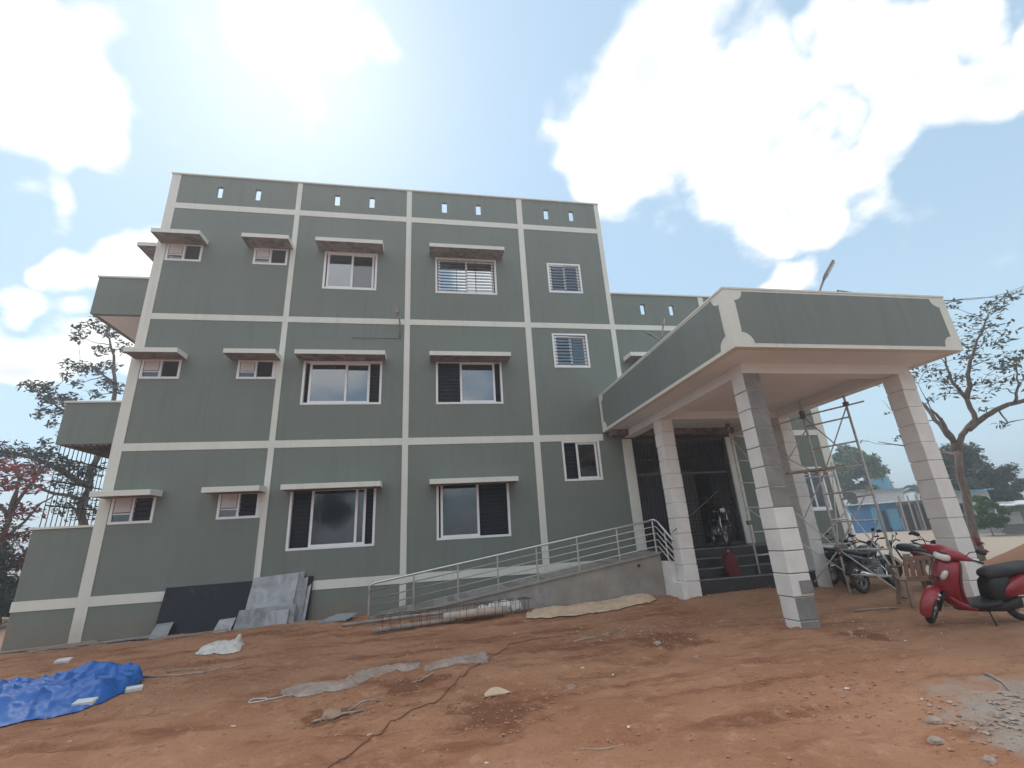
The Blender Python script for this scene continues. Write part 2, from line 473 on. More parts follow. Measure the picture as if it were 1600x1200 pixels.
class MB:
    def __init__(s):
        s.v, s.f, s.mi = [], [], []
    def add(s, vs, fs, mi=0):
        b = len(s.v)
        s.v += [tuple(p) for p in vs]
        s.f += [tuple(i + b for i in f) for f in fs]
        s.mi += [mi] * len(fs) if isinstance(mi, int) else list(mi)
        return s
    def box(s, x0, x1, y0, y1, z0, z1, mi=0):
        vs = [(x0, y0, z0), (x1, y0, z0), (x1, y1, z0), (x0, y1, z0), (x0, y0, z1), (x1, y0, z1), (x1, y1, z1), (x0, y1, z1)]
        # faces: bottom, top, front(-y), right(+x), back(+y), left(-x)
        fs = [(0, 3, 2, 1), (4, 5, 6, 7), (0, 1, 5, 4), (1, 2, 6, 5), (2, 3, 7, 6), (3, 0, 4, 7)]
        return s.add(vs, fs, mi)
    def obox(s, c, hx, hy, hz, M, mi=0):
        vs = [Vector(c) + M @ Vector((sx * hx, sy * hy, sz * hz)) for sz in (-1, 1) for sx, sy in ((-1, -1), (1, -1), (1, 1), (-1, 1))]
        fs = [(0, 3, 2, 1), (4, 5, 6, 7), (0, 1, 5, 4), (1, 2, 6, 5), (2, 3, 7, 6), (3, 0, 4, 7)]
        return s.add(vs, fs, mi)
    def hexa(s, vs, mi=0):
        fs = [(0, 3, 2, 1), (4, 5, 6, 7), (0, 1, 5, 4), (1, 2, 6, 5), (2, 3, 7, 6), (3, 0, 4, 7)]
        return s.add(vs, fs, mi)
    def tube(s, pts, r, n=8, cap=True, mi=0):
        pts = [Vector(p) for p in pts]
        rs = [r] * len(pts) if isinstance(r, (int, float)) else list(r)
        rings = []
        up = None
        for i, p in enumerate(pts):
            d = (pts[min(i + 1, len(pts) - 1)] - pts[max(i - 1, 0)])
            if d.length < 1e-9:
                d = Vector((0, 0, 1))
            d.normalize()
            if up is None:
                up = Vector((0, 0, 1)) if abs(d.z) < 0.9 else Vector((1, 0, 0))
            a = d.cross(up)
            if a.length < 1e-6:
                a = d.cross(Vector((0, 1, 0.3)))
            a.normalize()
            b = d.cross(a).normalized()
            up = -b if (-b).dot(up) > 0 else b
            rings.append([p + (a * math.cos(2 * math.pi * k / n) + b * math.sin(2 * math.pi * k / n)) * rs[i] for k in range(n)])
        vs = [q for rg in rings for q in rg]
        fs = []
        for i in range(len(rings) - 1):
            for k in range(n):
                fs.append((i * n + k, i * n + (k + 1) % n, (i + 1) * n + (k + 1) % n, (i + 1) * n + k))
        if cap:
            fs.append(tuple(range(n))[::-1])
            fs.append(tuple((len(rings) - 1) * n + k for k in range(n)))
        return s.add(vs, fs, mi)
    def loft(s, rings, cap=True, mi=0):
        n = len(rings[0])
        vs = [q for rg in rings for q in rg]
        fs = []
        for i in range(len(rings) - 1):
            for k in range(n):
                fs.append((i * n + k, i * n + (k + 1) % n, (i + 1) * n + (k + 1) % n, (i + 1) * n + k))
        if cap:
            fs.append(tuple(range(n))[::-1])
            fs.append(tuple((len(rings) - 1) * n + k for k in range(n)))
        return s.add(vs, fs, mi)
    def torus(s, c, axis, R0, r, n=28, k=8, squash=1.0, mi=0):
        axis = Vector(axis).normalized()
        a = axis.orthogonal().normalized()
        b = axis.cross(a)
        c = Vector(c)
        vs, fs = [], []
        for i in range(n):
            t = 2 * math.pi * i / n
            rad = a * math.cos(t) + b * math.sin(t)
            for j in range(k):
                q = 2 * math.pi * j / k
                vs.append(c + rad * (R0 + r * math.cos(q)) + axis * (r * squash * math.sin(q)))
        for i in range(n):
            for j in range(k):
                fs.append((i * k + j, ((i + 1) % n) * k + j, ((i + 1) % n) * k + (j + 1) % k, i * k + (j + 1) % k))
        return s.add(vs, fs, mi)
    def prism(s, poly, f, t0, t1, mi=0):
        """poly: 2-d outline; f(a,b,t) -> 3-d point"""
        n = len(poly)
        vs = [f(a, b, t0) for a, b in poly] + [f(a, b, t1) for a, b in poly]
        fs = [tuple(range(n)), tuple(range(2 * n - 1, n - 1, -1))]
        for i in range(n):
            j = (i + 1) % n
            fs.append((i, i + n, j + n, j))
        return s.add(vs, fs, mi)
    def build(s, name, mats, parent=None, smooth=False, bevel=0.0, fix=False, auto=None):
        me = bpy.data.meshes.new(name)
        me.from_pydata(s.v, [], s.f)
        for mm in (mats if isinstance(mats, (list, tuple)) else [mats]):
            me.materials.append(mm)
        me.polygons.foreach_set('material_index', s.mi)
        if smooth:
            me.polygons.foreach_set('use_smooth', [True] * len(me.polygons))
        me.update()
        if fix:
            import bmesh
            bm = bmesh.new()
            bm.from_mesh(me)
            bmesh.ops.recalc_face_normals(bm, faces=bm.faces)
            bm.to_mesh(me)
            bm.free()
        if auto:
            me.polygons.foreach_set('use_smooth', [True] * len(me.polygons))
            me.set_sharp_from_angle(angle=R(auto))
        o = bpy.data.objects.new(name, me)
        COL.objects.link(o)
        if parent is not None:
            o.parent = parent
        if bevel > 0:
            bv = o.modifiers.new('bevel', 'BEVEL')
            bv.width = bevel
            bv.segments = 2
            bv.limit_method = 'ANGLE'
            bv.angle_limit = R(40)
        return o

def link_copy(o, parent):
    c = o.copy()
    COL.objects.link(c)
    c.parent = parent
    return c

def fbm(x, y, z=0.0, o=4, lac=2.1, g=0.5):
    a, s, t = 1.0, 0.0, 0.0
    for _ in range(o):
        s += a * mn.noise((x, y, z))
        t += a
        x, y, z, a = x * lac + 7.1, y * lac + 3.3, z * lac + 1.7, a * g
    return s / t

def ss(x, a, b):
    t = max(0.0, min(1.0, (x - a) / (b - a)))
    return t * t * (3 - 2 * t)

# ------------------------------------------------------------------ ground
def gbase(x, y):
    h = 0.10 * math.exp(-((y + 1.2) / 1.7) ** 2) * ss(x, -7.5, -3.0) * (1 - ss(x, 9.5, 12))
    h += 0.11 * math.exp(-(((x - 7.0) / 1.6) ** 2 + ((y + 2.1) / 0.8) ** 2))
    h += 0.06 * math.exp(-(((x - 3.6) / 1.3) ** 2 + ((y + 5.0) / 0.8) ** 2))
    h -= 0.05 * (1 - ss(x, -9, -6.5)) * math.exp(-(y / 3) ** 2)
    d = math.hypot(x - CAM.x, y - CAM.y)
    h += 0.42 * ss(d, 20, 46)
    h += 1.05 * math.exp(-(((x - 15.0) / 1.5) ** 2 + ((y + 3.3) / 1.6) ** 2))
    h += 0.06 * math.exp(-(((x - 4.9) / 1.2) ** 2 + ((y + 9.2) / 0.9) ** 2))
    return h

def gz(x, y):
    return gbase(x, y)

def gdetail(x, y):
    d = math.hypot(x - CAM.x, y - CAM.y)
    if d > 24:
        return 0.0
    k = 1 - ss(d, 14, 24)
    # ruts and trodden ground run across the picture, slightly diagonal
    a = 0.42
    u, v = x * math.cos(a) + y * math.sin(a), -x * math.sin(a) + y * math.cos(a)
    h = 0.030 * fbm(x * 0.55, y * 0.55, 1.0, 3)
    h += 0.026 * fbm(u * 0.9, v * 3.1, 4.0, 4)
    c = fbm(x * 4.5, y * 4.5, 9.0, 4, g=0.6)
    h += 0.022 * c
    h += 0.020 * fbm(x * 2.3, y * 2.6, 44.0, 2)
    cl = fbm(x * 1.1, y * 1.1, 15.0, 2)
    h += 0.030 * max(0.0, fbm(x * 9, y * 9, 21.0, 3, g=0.6) - 0.12) * ss(cl, 0.0, 0.35) * 1.6
    h += 0.018 * max(0.0, mn.noise((x * 17, y * 17, 2.2)) - 0.2)
    for (cx, cy, rr) in ((0.55, -7.25, 0.62), (-0.30, -5.95, 0.45), (-1.1, -6.8, 0.3), (3.3, -5.35, 0.6), (5.9, -6.1, 0.45)):
        q = (x - cx) ** 2 + (y - cy) ** 2
        if q < rr * rr * 1.5:
            h += (0.05 * abs(fbm(x * 6, y * 6, 33.0, 3, g=0.65)) - 0.012) * math.exp(-q / (rr * rr * 0.5))
    # wheel ruts
    for off, aa in ((7.3, 0.10), (8.05, 0.10), (6.2, -0.16)):
        rv = y + off + x * aa + 0.18 * math.sin(x * 0.7 + off)
        if abs(rv) < 0.35:
            h -= 0.022 * math.exp(-(rv / 0.09) ** 2) - 0.012 * math.exp(-((abs(rv) - 0.15) / 0.06) ** 2)
    return h * k * 1.35

def axis(lo, a, b, hi, step, grow=1.16):
    xs = list(np.arange(a, b + 1e-6, step))
    s, x = step, a
    left = []
    while x > lo:
        s *= grow
        x -= s
        left.append(x)
    s, x = step, xs[-1]
    rightl = []
    while x < hi:
        s *= grow
        x += s
        rightl.append(x)
    return left[::-1] + xs + rightl

gx = axis(-900, -7.0, 9.6, 900, 0.04)
gy = axis(-300, -11.0, -0.3, 900, 0.04)
verts = []
for yy in gy:
    for xx in gx:
        verts.append((xx, yy, gbase(xx, yy) + gdetail(xx, yy)))
nx, ny = len(gx), len(gy)
idx = np.arange(nx * ny).reshape(ny, nx)
q = np.stack([idx[:-1, :-1], idx[:-1, 1:], idx[1:, 1:], idx[1:, :-1]], -1).reshape(-1, 4)
me = bpy.data.meshes.new('ground')
me.from_pydata(verts, [], q.tolist())
me.polygons.foreach_set('use_smooth', [True] * len(me.polygons))
ground = bpy.data.objects.new('ground', me)
COL.objects.link(ground)
tag(ground, kind='structure')

def ground_material():
    mt = bpy.data.materials.new('red_soil')
    mt.use_nodes = True
    t = mt.node_tree
    b = t.nodes['Principled BSDF']
    b.inputs['Roughness'].default_value = 0.95
    b.inputs['Specular IOR Level'].default_value = 0.12
    tcn = N(t, 'ShaderNodeTexCoord')
    O = tcn.outputs['Object']
    def ns(scale, detail, rough=0.6, off=0.0, dist=0.0, stretch=None, rot=0.0):
        mp = N(t, 'ShaderNodeMapping')
        mp.inputs['Location'].default_value = (off, off * 1.3, off * 0.4)
        mp.inputs['Rotation'].default_value = (0, 0, rot)
        if stretch:
            mp.inputs['Scale'].default_value = stretch
        L(t, O, mp.inputs[0])
        n = N(t, 'ShaderNodeTexNoise')
        n.inputs['Scale'].default_value = scale
        n.inputs['Detail'].default_value = detail
        n.inputs['Roughness'].default_value = rough
        n.inputs['Distortion'].default_value = dist
        L(t, mp.outputs[0], n.inputs['Vector'])
        return n.outputs['Fac']
    def mr(x, a, b_, lo=0.0, hi=1.0):
        n = N(t, 'ShaderNodeMapRange', interpolation_type='SMOOTHSTEP')
        n.inputs['From Min'].default_value = a
        n.inputs['From Max'].default_value = b_
        n.inputs['To Min'].default_value = lo
        n.inputs['To Max'].default_value = hi
        L(t, x, n.inputs['Value'])
        return n.outputs[0]
    def mix(f, a, b_):
        n = N(t, 'ShaderNodeMix', data_type='RGBA')
        L(t, f, n.inputs['Factor'])
        for s_, v in (('A', a), ('B', b_)):
            if isinstance(v, tuple):
                n.inputs[s_].default_value = (*v, 1)
            else:
                L(t, v, n.inputs[s_])
        return n.outputs['Result']
    c = mix(mr(ns(0.55, 4, 0.62), 0.36, 0.66), (0.43, 0.225, 0.135), (0.345, 0.165, 0.094))
    c = mix(mr(ns(1.0, 5, 0.64, 7.0, 0.0, (0.7, 2.4, 1), -0.42), 0.47, 0.66, 0, 0.85), c, (0.23, 0.098, 0.053))
    c = mix(mr(ns(6.0, 4, 0.7, 3.0), 0.52, 0.72, 0, 0.55), c, (0.52, 0.31, 0.205))
    c = mix(mr(ns(22.0, 3, 0.7, 13.0), 0.60, 0.72, 0, 0.65), c, (0.16, 0.075, 0.046))
    nchurn = ns(3.5, 4, 0.65, 19.0)
    # dusty greyer soil on the right and far away
    sp = N(t, 'ShaderNodeSeparateXYZ')
    L(t, O, sp.inputs[0])
    pos = M2(t, 'ADD', sp.outputs[0], M2(t, 'MULTIPLY', M2(t, 'ADD', ns(0.5, 2), -0.5), 6.0))
    c = mix(mr(pos, 3.0, 12.0, 0, 0.6), c, (0.44, 0.275, 0.18))
    c = mix(mr(pos, 11.0, 20.0, 0, 0.92), c, (0.38, 0.325, 0.265))
    vm_ = N(t, 'ShaderNodeVectorMath', operation='DISTANCE')
    L(t, O, vm_.inputs[0])
    vm_.inputs[1].default_value = (15.0, -3.3, 0.5)
    c = mix(mr(vm_.outputs['Value'], 3.2, 2.2, 0, 0.9), c, (0.36, 0.185, 0.11))
    # churned damp soil
    for (cx, cy, rr) in ((0.55, -7.25, 0.62), (-0.30, -5.95, 0.45), (-1.1, -6.8, 0.3), (3.3, -5.35, 0.6), (5.9, -6.1, 0.45)):
        vd = N(t, 'ShaderNodeVectorMath', operation='DISTANCE')
        L(t, O, vd.inputs[0])
        vd.inputs[1].default_value = (cx, cy, 0)
        dd = M2(t, 'ADD', vd.outputs['Value'], M2(t, 'MULTIPLY', M2(t, 'ADD', nchurn, -0.5), 1.3))
        c = mix(mr(dd, rr, rr * 0.45, 0, 0.8), c, (0.185, 0.078, 0.044))
    # cement-grey patch with rubble in the near right corner
    vd = N(t, 'ShaderNodeVectorMath', operation='DISTANCE')
    L(t, O, vd.inputs[0])
    vd.inputs[1].default_value = (4.9, -9.3, 0)
    dd = M2(t, 'ADD', vd.outputs['Value'], M2(t, 'MULTIPLY', M2(t, 'ADD', ns(2.2, 4, 0.6, 4.0), -0.5), 1.6))
    c = mix(mr(dd, 1.35, 0.9, 0, 0.85), c, (0.36, 0.325, 0.29))
    # mortar dust swept along the foot of the wall
    wd = M2(t, 'ADD', sp.outputs[1], M2(t, 'MULTIPLY', M2(t, 'ADD', ns(1.4, 3, 0.6, 8.0), -0.5), 1.6))
    fx = mr(sp.outputs[0], -1.6, -3.2, 0, 1)
    c = mix(M2(t, 'MULTIPLY', mr(wd, -1.0, -0.35, 0, 0.55), fx), c, (0.38, 0.29, 0.24))
    L(t, c, b.inputs['Base Color'])
    bp = N(t, 'ShaderNodeBump')
    bp.inputs['Strength'].default_value = 1.0
    bp.inputs['Distance'].default_value = 0.045
    hh = M2(t, 'ADD', ns(9.0, 5, 0.68, 1.0), M2(t, 'MULTIPLY', ns(45.0, 3, 0.7, 5.0), 0.35))
    L(t, hh, bp.inputs['Height'])
    L(t, bp.outputs[0], b.inputs['Normal'])
    return mt
ground.data.materials.append(ground_material())

# ------------------------------------------------------------------ the building
BX0, BX1, BX2 = -7.577, 5.662, 12.2
TOP3, TOP2 = 12.371, 8.869
bld = empty('building', (0, 0, 0))
tag(bld, 'three storey grey-green building with off-white bands, the large one filling the middle', 'building')

def pierced(mb, x0, x1, z0, z1, ops, y0=0.0, y1=0.20):
    ops = [o for o in ops if o[0] < x1 and o[1] > x0 and o[2] < z1 and o[3] > z0]
    xs = sorted({x0, x1} | {max(x0, o[0]) for o in ops} | {min(x1, o[1]) for o in ops})
    zs = sorted({z0, z1} | {max(z0, o[2]) for o in ops} | {min(z1, o[3]) for o in ops})
    for a, b in zip(xs[:-1], xs[1:]):
        for c, d in zip(zs[:-1], zs[1:]):
            mx, mz = (a + b) / 2, (c + d) / 2
            if any(o[0] < mx < o[1] and o[2] < mz < o[3] for o in ops):
                continue
            mb.add([(a, y0, c), (b, y0, c), (b, y0, d), (a, y0, d)], [(0, 1, 2, 3)])
            mb.add([(a, y1, c), (b, y1, c), (b, y1, d), (a, y1, d)], [(3, 2, 1, 0)], 1)
    for (a, b, c, d) in ops:
        a, b, c, d = max(a, x0), min(b, x1), max(c, z0), min(d, z1)
        mb.add([(a, y0, c), (a, y1, c), (a, y1, d), (a, y0, d)], [(0, 1, 2, 3)])
        mb.add([(b, y0, c), (b, y1, c), (b, y1, d), (b, y0, d)], [(3, 2, 1, 0)])
        mb.add([(a, y0, c), (b, y0, c), (b, y1, c), (a, y1, c)], [(0, 1, 2, 3)])
        mb.add([(a, y0, d), (b, y0, d), (b, y1, d), (a, y1, d)], [(3, 2, 1, 0)])
    # outer edges
    for x, sgn in ((x0, 1), (x1, -1)):
        f = (0, 1, 2, 3) if sgn < 0 else (3, 2, 1, 0)
        mb.add([(x, y0, z0), (x, y1, z0), (x, y1, z1), (x, y0, z1)], [f])
    mb.add([(x0, y0, z1), (x1, y0, z1), (x1, y1, z1), (x0, y1, z1)], [(0, 1, 2, 3)])

GB, GM = GLASSB, GLASSM
# x0, x1, z0, z1, sashes (from, to, track, glass), bars in front, bar spacing
WINS = [
    (-3.46, -1.42, 1.59, 3.08, [(0.23, 0.80, 0, GLASS), (0.33, 0.90, 1, GLASS)], 'sliding window of wide two-sash kind'),
    (0.09, 2.00, 1.63, 3.10, [(0.03, 0.58, 0, GLASS), (0.06, 0.55, 1, GLASS)], ''),
    (3.57, 4.68, 2.97, 4.10, [(0.36, 0.96, 0, GLASS), (0.44, 0.80, 1, GLASS)], ''),
    (-3.44, -1.38, 5.21, 6.47, [(0.06, 0.56, 0, GB), (0.36, 0.86, 1, GB)], ''),
    (0.09, 1.98, 5.20, 6.51, [(0.35, 0.91, 0, GB), (0.40, 0.88, 1, GB)], ''),
    (3.58, 4.70, 6.31, 7.43, [(0.02, 0.53, 0, GB), (0.48, 0.98, 1, GB)], 'f'),
    (-3.14, -1.63, 8.70, 9.98, [(0.03, 0.55, 0, GB), (0.50, 0.97, 1, GLASS)], ''),
    (0.09, 1.97, 8.69, 9.94, [(0.02, 0.52, 0, GM), (0.48, 0.98, 1, GM)], 'f'),
    (3.63, 4.75, 8.85, 9.93, [(0.02, 0.53, 0, GB), (0.48, 0.98, 1, GB)], 'f'),
    (10.85, 11.72, 1.83, 3.12, [(0.02, 0.53, 0, GLASS), (0.48, 0.98, 1, GLASS)], ''),
    (6.05, 7.35, 5.25, 6.42, [(0.02, 0.53, 0, GLASS), (0.48, 0.98, 1, GLASS)], ''),
]
SMALL = []
for (z0, z1) in ((2.39, 3.03), (5.93, 6.48), (9.42, 9.99)):
    SMALL += [(-7.325, -6.41, z0, z1), (-5.07, -4.15, z0, z1)]
VENTS = [(x, x + 0.16, 11.64, 12.04) for x in (-6.32, -5.27, -2.99, -1.95, 0.31, 1.41, 3.70, 4.58)]
VENTS2 = [(x, x + 0.17, 8.17, 8.54) for x in (6.63, 7.64)]
GATE = (5.66, 8.65, 1.07, 4.10)
OPS = [w[:4] for w in WINS] + SMALL + VENTS + VENTS2 + [GATE]

mb = MB()
pierced(mb, BX0, BX1, -0.4, 11.37, OPS)
mb.build('wall', [GREEN, INNER], bld)
mb = MB()
pierced(mb, BX0, BX1, 11.37, TOP3, OPS, y1=0.09)
mb.build('parapet', [GREEN, GREEN], bld)
mb = MB()
pierced(mb, BX1, BX2, -0.4, 7.78, OPS)
mb.build('wall', [GREEN, INNER], bld)
mb = MB()
pierced(mb, BX1, BX2, 7.78, TOP2, OPS, y1=0.09)
mb.build('parapet', [GREEN, GREEN], bld)
DEP = 9.6
mb = MB()
mb.box(BX0, BX0 + 0.2, 0.2, DEP, -0.4, TOP3)
mb.build('wall', GREEN, bld)
mb = MB()
mb.box(BX0 + 0.2, BX2, DEP - 0.2, DEP, -0.4, TOP2 - 0.002)
mb.build('wall', GREEN, bld)
mb = MB()
mb.box(BX0 + 0.2, BX1, DEP - 0.2, DEP, TOP2, TOP3 - 0.004)
mb.build('wall', GREEN, bld)
mb = MB()
mb.box(BX2 - 0.2, BX2, 0.2, DEP - 0.2, -0.4, TOP2 - 0.004)
mb.build('wall', GREEN, bld)
mb = MB()
mb.box(BX1 - 0.2, BX1, 0.2, DEP - 0.2, 1.0, TOP3 - 0.006)
mb.build('wall', [GREEN], bld)
for (x0, x1, z) in ((BX0 + 0.2, BX1 - 0.2, 1.0), (BX1, BX2 - 0.2, 1.06), (BX0 + 0.2, BX1 - 0.2, 4.2), (BX1, BX2 - 0.2, 4.2),
                    (BX0 + 0.2, BX1 - 0.2, 7.7), (BX1, BX2 - 0.2, 7.7), (BX0 + 0.2, BX1 - 0.2, 11.3)):
    mb = MB()
    mb.box(x0, x1, 0.2, DEP - 0.2, z - 0.15, z)
    mb.build('floor_slab', INNER, bld)
for x in (-4.02, -0.72, 2.86):
    mb = MB()
    mb.box(x - 0.07, x + 0.07, 0.2, DEP - 0.2, 1.0, 11.15)
    mb.build('partition_wall', INNER, bld)
mb = MB()
mb.box(BX0 + 0.2, BX1 - 0.2, 4.2, 4.34, 1.0, 11.15)
mb.build('partition_wall', INNER, bld)
mb = MB()
mb.box(BX1, BX2 - 0.2, 3.4, 3.54, 1.06, 7.55)
mb.build('partition_wall', INNER, bld)

# bands of plaster, proud of the wall
VB = [(-7.577, -7.338, -0.1, TOP3, 0.018), (-4.09, -3.947, 0.899, TOP3, 0.018), (-0.80, -0.643, -0.1, TOP3, 0.018),
      (2.77, 2.952, 0.899, TOP3, 0.018), (5.509, BX1, 4.27, TOP3, 0.018), (8.74, 8.93, 4.27, TOP2, 0.018), (11.90, BX2, -0.1, TOP2, 0.018)]
for (a, b, c, d, p) in VB:
    mb = MB()
    mb.box(a, b, -p, 0.0, c, d)
    mb.build('vertical_band', CREAM, bld, bevel=0.004)
HB = [(BX0, BX1, 11.178, 11.37), (BX0, BX1, 7.605, 7.781), (BX1, BX2, 7.607, 7.779), (BX0, 4.82, 4.078, 4.27), (8.93, BX2, 4.10, 4.27),
      (BX0, 5.37, 0.695, 0.899), (8.93, BX2, 0.69, 0.88)]
for (a, b, c, d) in HB:
    mb = MB()
    mb.box(a, b, -0.0145, 0.0, c, d)
    mb.build('horizontal_band', CREAM, bld, bevel=0.004)
for (z0, z1) in ((2.39, 3.03), (5.93, 6.48)):
    mb = MB()
    mb.box(-4.149, -4.091, -0.0155, 0.0, z0, z1 + 0.02)
    mb.build('plaster_patch', CREAM, bld)
# copings
mb = MB()
mb.box(BX0 - 0.02, BX1 + 0.02, -0.05, 0.13, TOP3 + 0.001, TOP3 + 0.045)
mb.build('coping', CREAM, bld, bevel=0.006)
mb = MB()
mb.box(BX1 + 0.021, BX2 + 0.04, -0.05, 0.13, TOP2 + 0.001, TOP2 + 0.045)
mb.build('coping', CREAM, bld, bevel=0.006)

def bars_mesh(x0, x1, z0, z1, y, r=0.0075, step=0.105, verticals=1):
    g = MB()
    z = z0 + step * 0.6
    while z < z1:
        g.box(x0, x1, y - r, y + r, z - r, z + r)
        z += step
    for k in range(verticals):
        x = x0 + (x1 - x0) * (k + 1) / (verticals + 1)
        g.box(x - 0.006, x + 0.006, y + r + 0.001, y + r + 0.009, z0, z1)
    return g

def sash(win, x0, x1, z0, z1, y, gm):
    s = MB()
    w = 0.058
    s.box(x0, x1, y - 0.014, y + 0.014, z0, z0 + w)
    s.box(x0, x1, y - 0.014, y + 0.014, z1 - w, z1)
    s.box(x0, x0 + w, y - 0.0135, y + 0.0135, z0 + w, z1 - w)
    s.box(x1 - w, x1, y - 0.0135, y + 0.0135, z0 + w, z1 - w)
    s.build('sash', UPVC, win)
    p = MB()
    p.box(x0 + w, x1 - w, y - 0.003, y + 0.003, z0 + w, z1 - w)
    p.build('pane', gm, win)

def outer_frame(x0, x1, z0, z1, w=0.058, y0=-0.012, y1=0.10):
    f = MB()
    f.box(x0, x1, y0, y1, z0, z0 + w)
    f.box(x0, x1, y0, y1, z1 - w, z1)
    f.box(x0, x0 + w, y0 + 0.0005, y1, z0 + w, z1 - w)
    f.box(x1 - w, x1, y0 + 0.0005, y1, z0 + w, z1 - w)
    return f

for (x0, x1, z0, z1, sashes, kind) in WINS:
    win = outer_frame(x0 + 0.001, x1 - 0.001, z0 + 0.001, z1 - 0.001).build('window', UPVC, bld, bevel=0.004)
    a, b, c, d = x0 + 0.05, x1 - 0.05, z0 + 0.05, z1 - 0.05
    for (f0, f1, tr, gm) in sashes:
        sash(win, a + (b - a) * f0, a + (b - a) * f1, c + 0.004, d - 0.004, 0.036 + 0.032 * tr, gm)
    ms = MB()
    ms.box(a, b, 0.150, 0.153, c, d)
    ms.build('room_shade_sheet', ROOMDARK, win)  # opaque dark sheet added behind the bars, standing in for the unlit room
    gy_ = 0.008 if kind == 'f' else 0.13
    bars_mesh(a, b, c, d, gy_, verticals=2 if b - a > 1.5 else 1).build('grille', DARKBAR, win)
for (x0, x1, z0, z1) in SMALL:
    win = outer_frame(x0 + 0.001, x1 - 0.001, z0 + 0.001, z1 - 0.001).build('window', UPVC, bld, bevel=0.004)
    a, b, c, d = x0 + 0.05, x1 - 0.05, z0 + 0.05, z1 - 0.05
    mid = a + (b - a) * 0.46
    m_ = MB()
    m_.box(mid, mid + 0.05, 0.0, 0.09, c, d)
    m_.build('mullion', UPVC, win)
    m_ = MB()
    zt = c + (d - c) * 0.36
    m_.box(a, mid, 0.01, 0.09, zt - 0.028, zt)
    m_.build('transom', UPVC, win)
    m_ = MB()
    m_.box(a + 0.02, mid - 0.02, 0.004, 0.05, zt + 0.02, d - 0.01)
    m_.build('fan_panel', PANELW, win, bevel=0.004)
    m_ = MB()
    m_.box(a, mid, 0.03, 0.036, c, zt - 0.028)
    m_.build('pane', GLASS, win)
    # glass louvres in the other half
    n = 5
    for k in range(n):
        z = c + (d - c) * (k + 0.5) / n
        lv = MB()
        Mx = Matrix.Rotation(R(28), 3, 'X')
        lv.obox((0.5 * (mid + 0.05 + b), 0.05, z), (b - mid - 0.05) / 2 - 0.004, 0.004, (d - c) / n * 0.50, Mx)
        lv.build('louvre', DARKBAR, win)

# sunshades
SH = []
for top, rows in ((3.09, 0), (6.565, 1), (10.065, 2)):
    SH += [(-7.48, -6.285, top), (-5.24, -4.015, top), ((-3.55, -1.265, top) if rows < 2 else (-3.30, -1.44, top)), (-0.09, 2.175, top)]
SH += [(5.78, 7.65, 6.62)]
for (a, b, t_) in SH:
    s_ = MB()
    y = -0.55
    vs = [(a, y, t_ - 0.125), (b, y, t_ - 0.125), (b, -0.019, t_ - 0.115), (a, -0.019, t_ - 0.115),
          (a, y, t_), (b, y, t_), (b, -0.019, t_ + 0.035), (a, -0.019, t_ + 0.035)]
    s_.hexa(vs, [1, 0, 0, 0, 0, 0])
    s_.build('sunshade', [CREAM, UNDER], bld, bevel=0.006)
s_ = MB()
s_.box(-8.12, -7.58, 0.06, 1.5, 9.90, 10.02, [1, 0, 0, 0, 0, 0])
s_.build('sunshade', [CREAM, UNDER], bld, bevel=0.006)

# boxed balconies on the left flank
def balcony(z0, z1, dep, parent):
    o = MB()
    o.box(-8.79, -7.58, 0.03, 0.15, z0, z1)
    o.box(-8.79, -8.67, 0.15, dep, z0, z1)
    o.box(-8.79, -7.58, dep, dep + 0.12, z0, z1)
    r = o.build('balcony', GREEN, parent)
    c = MB()
    c.box(-8.82, -7.58, 0.0, 0.18, z1 + 0.001, z1 + 0.05)
    c.box(-8.82, -8.64, 0.18, dep, z1 + 0.001, z1 + 0.05)
    c.build('coping', CREAM, r, bevel=0.005)
    if z0 > 1:
        f = MB()
        f.box(-8.668, -7.58, 0.152, dep - 0.002, z0 + 0.004, z0 + 0.12)
        f.build('floor_slab', SOFFIT, r)
    return r
b1 = balcony(7.74, 8.82, 2.6, bld)
b2 = balcony(4.29, 5.31, 2.6, bld)
b3 = balcony(-0.4, 2.36, 5.2, bld)
rb = MB()
for k in range(9):
    rb.box(-8.66 + k * 0.125, -8.63 + k * 0.125, 0.16, 2.59, 4.255, 4.293)
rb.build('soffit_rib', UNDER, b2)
hb = MB()
hb.box(-8.805, -7.58, 0.012, 0.03, 0.695, 0.899)
hb.build('horizontal_band', CREAM, b3)
# iron lattice standing on the low balcony wall
for k in range(34):
    y = 0.12 + k * 0.15
    g = MB()
    g.box(-8.735, -8.723, y - 0.008, y + 0.008, 2.41, 4.28 if y < 2.7 else 4.05)
    g.build('lattice_bar', REBAR, bld)
for z in (2.9, 3.45, 4.0):
    g = MB()
    g.box(-8.722, -8.712, 0.1, 5.2, z - 0.015, z + 0.015)
    g.build('lattice_rail', REBAR, bld)
for k in range(9):
    x = -8.65 + k * 0.125
    g = MB()
    g.box(x - 0.008, x + 0.008, 5.24, 5.256, 2.37, 4.1)
    g.build('lattice_bar', REBAR, bld)

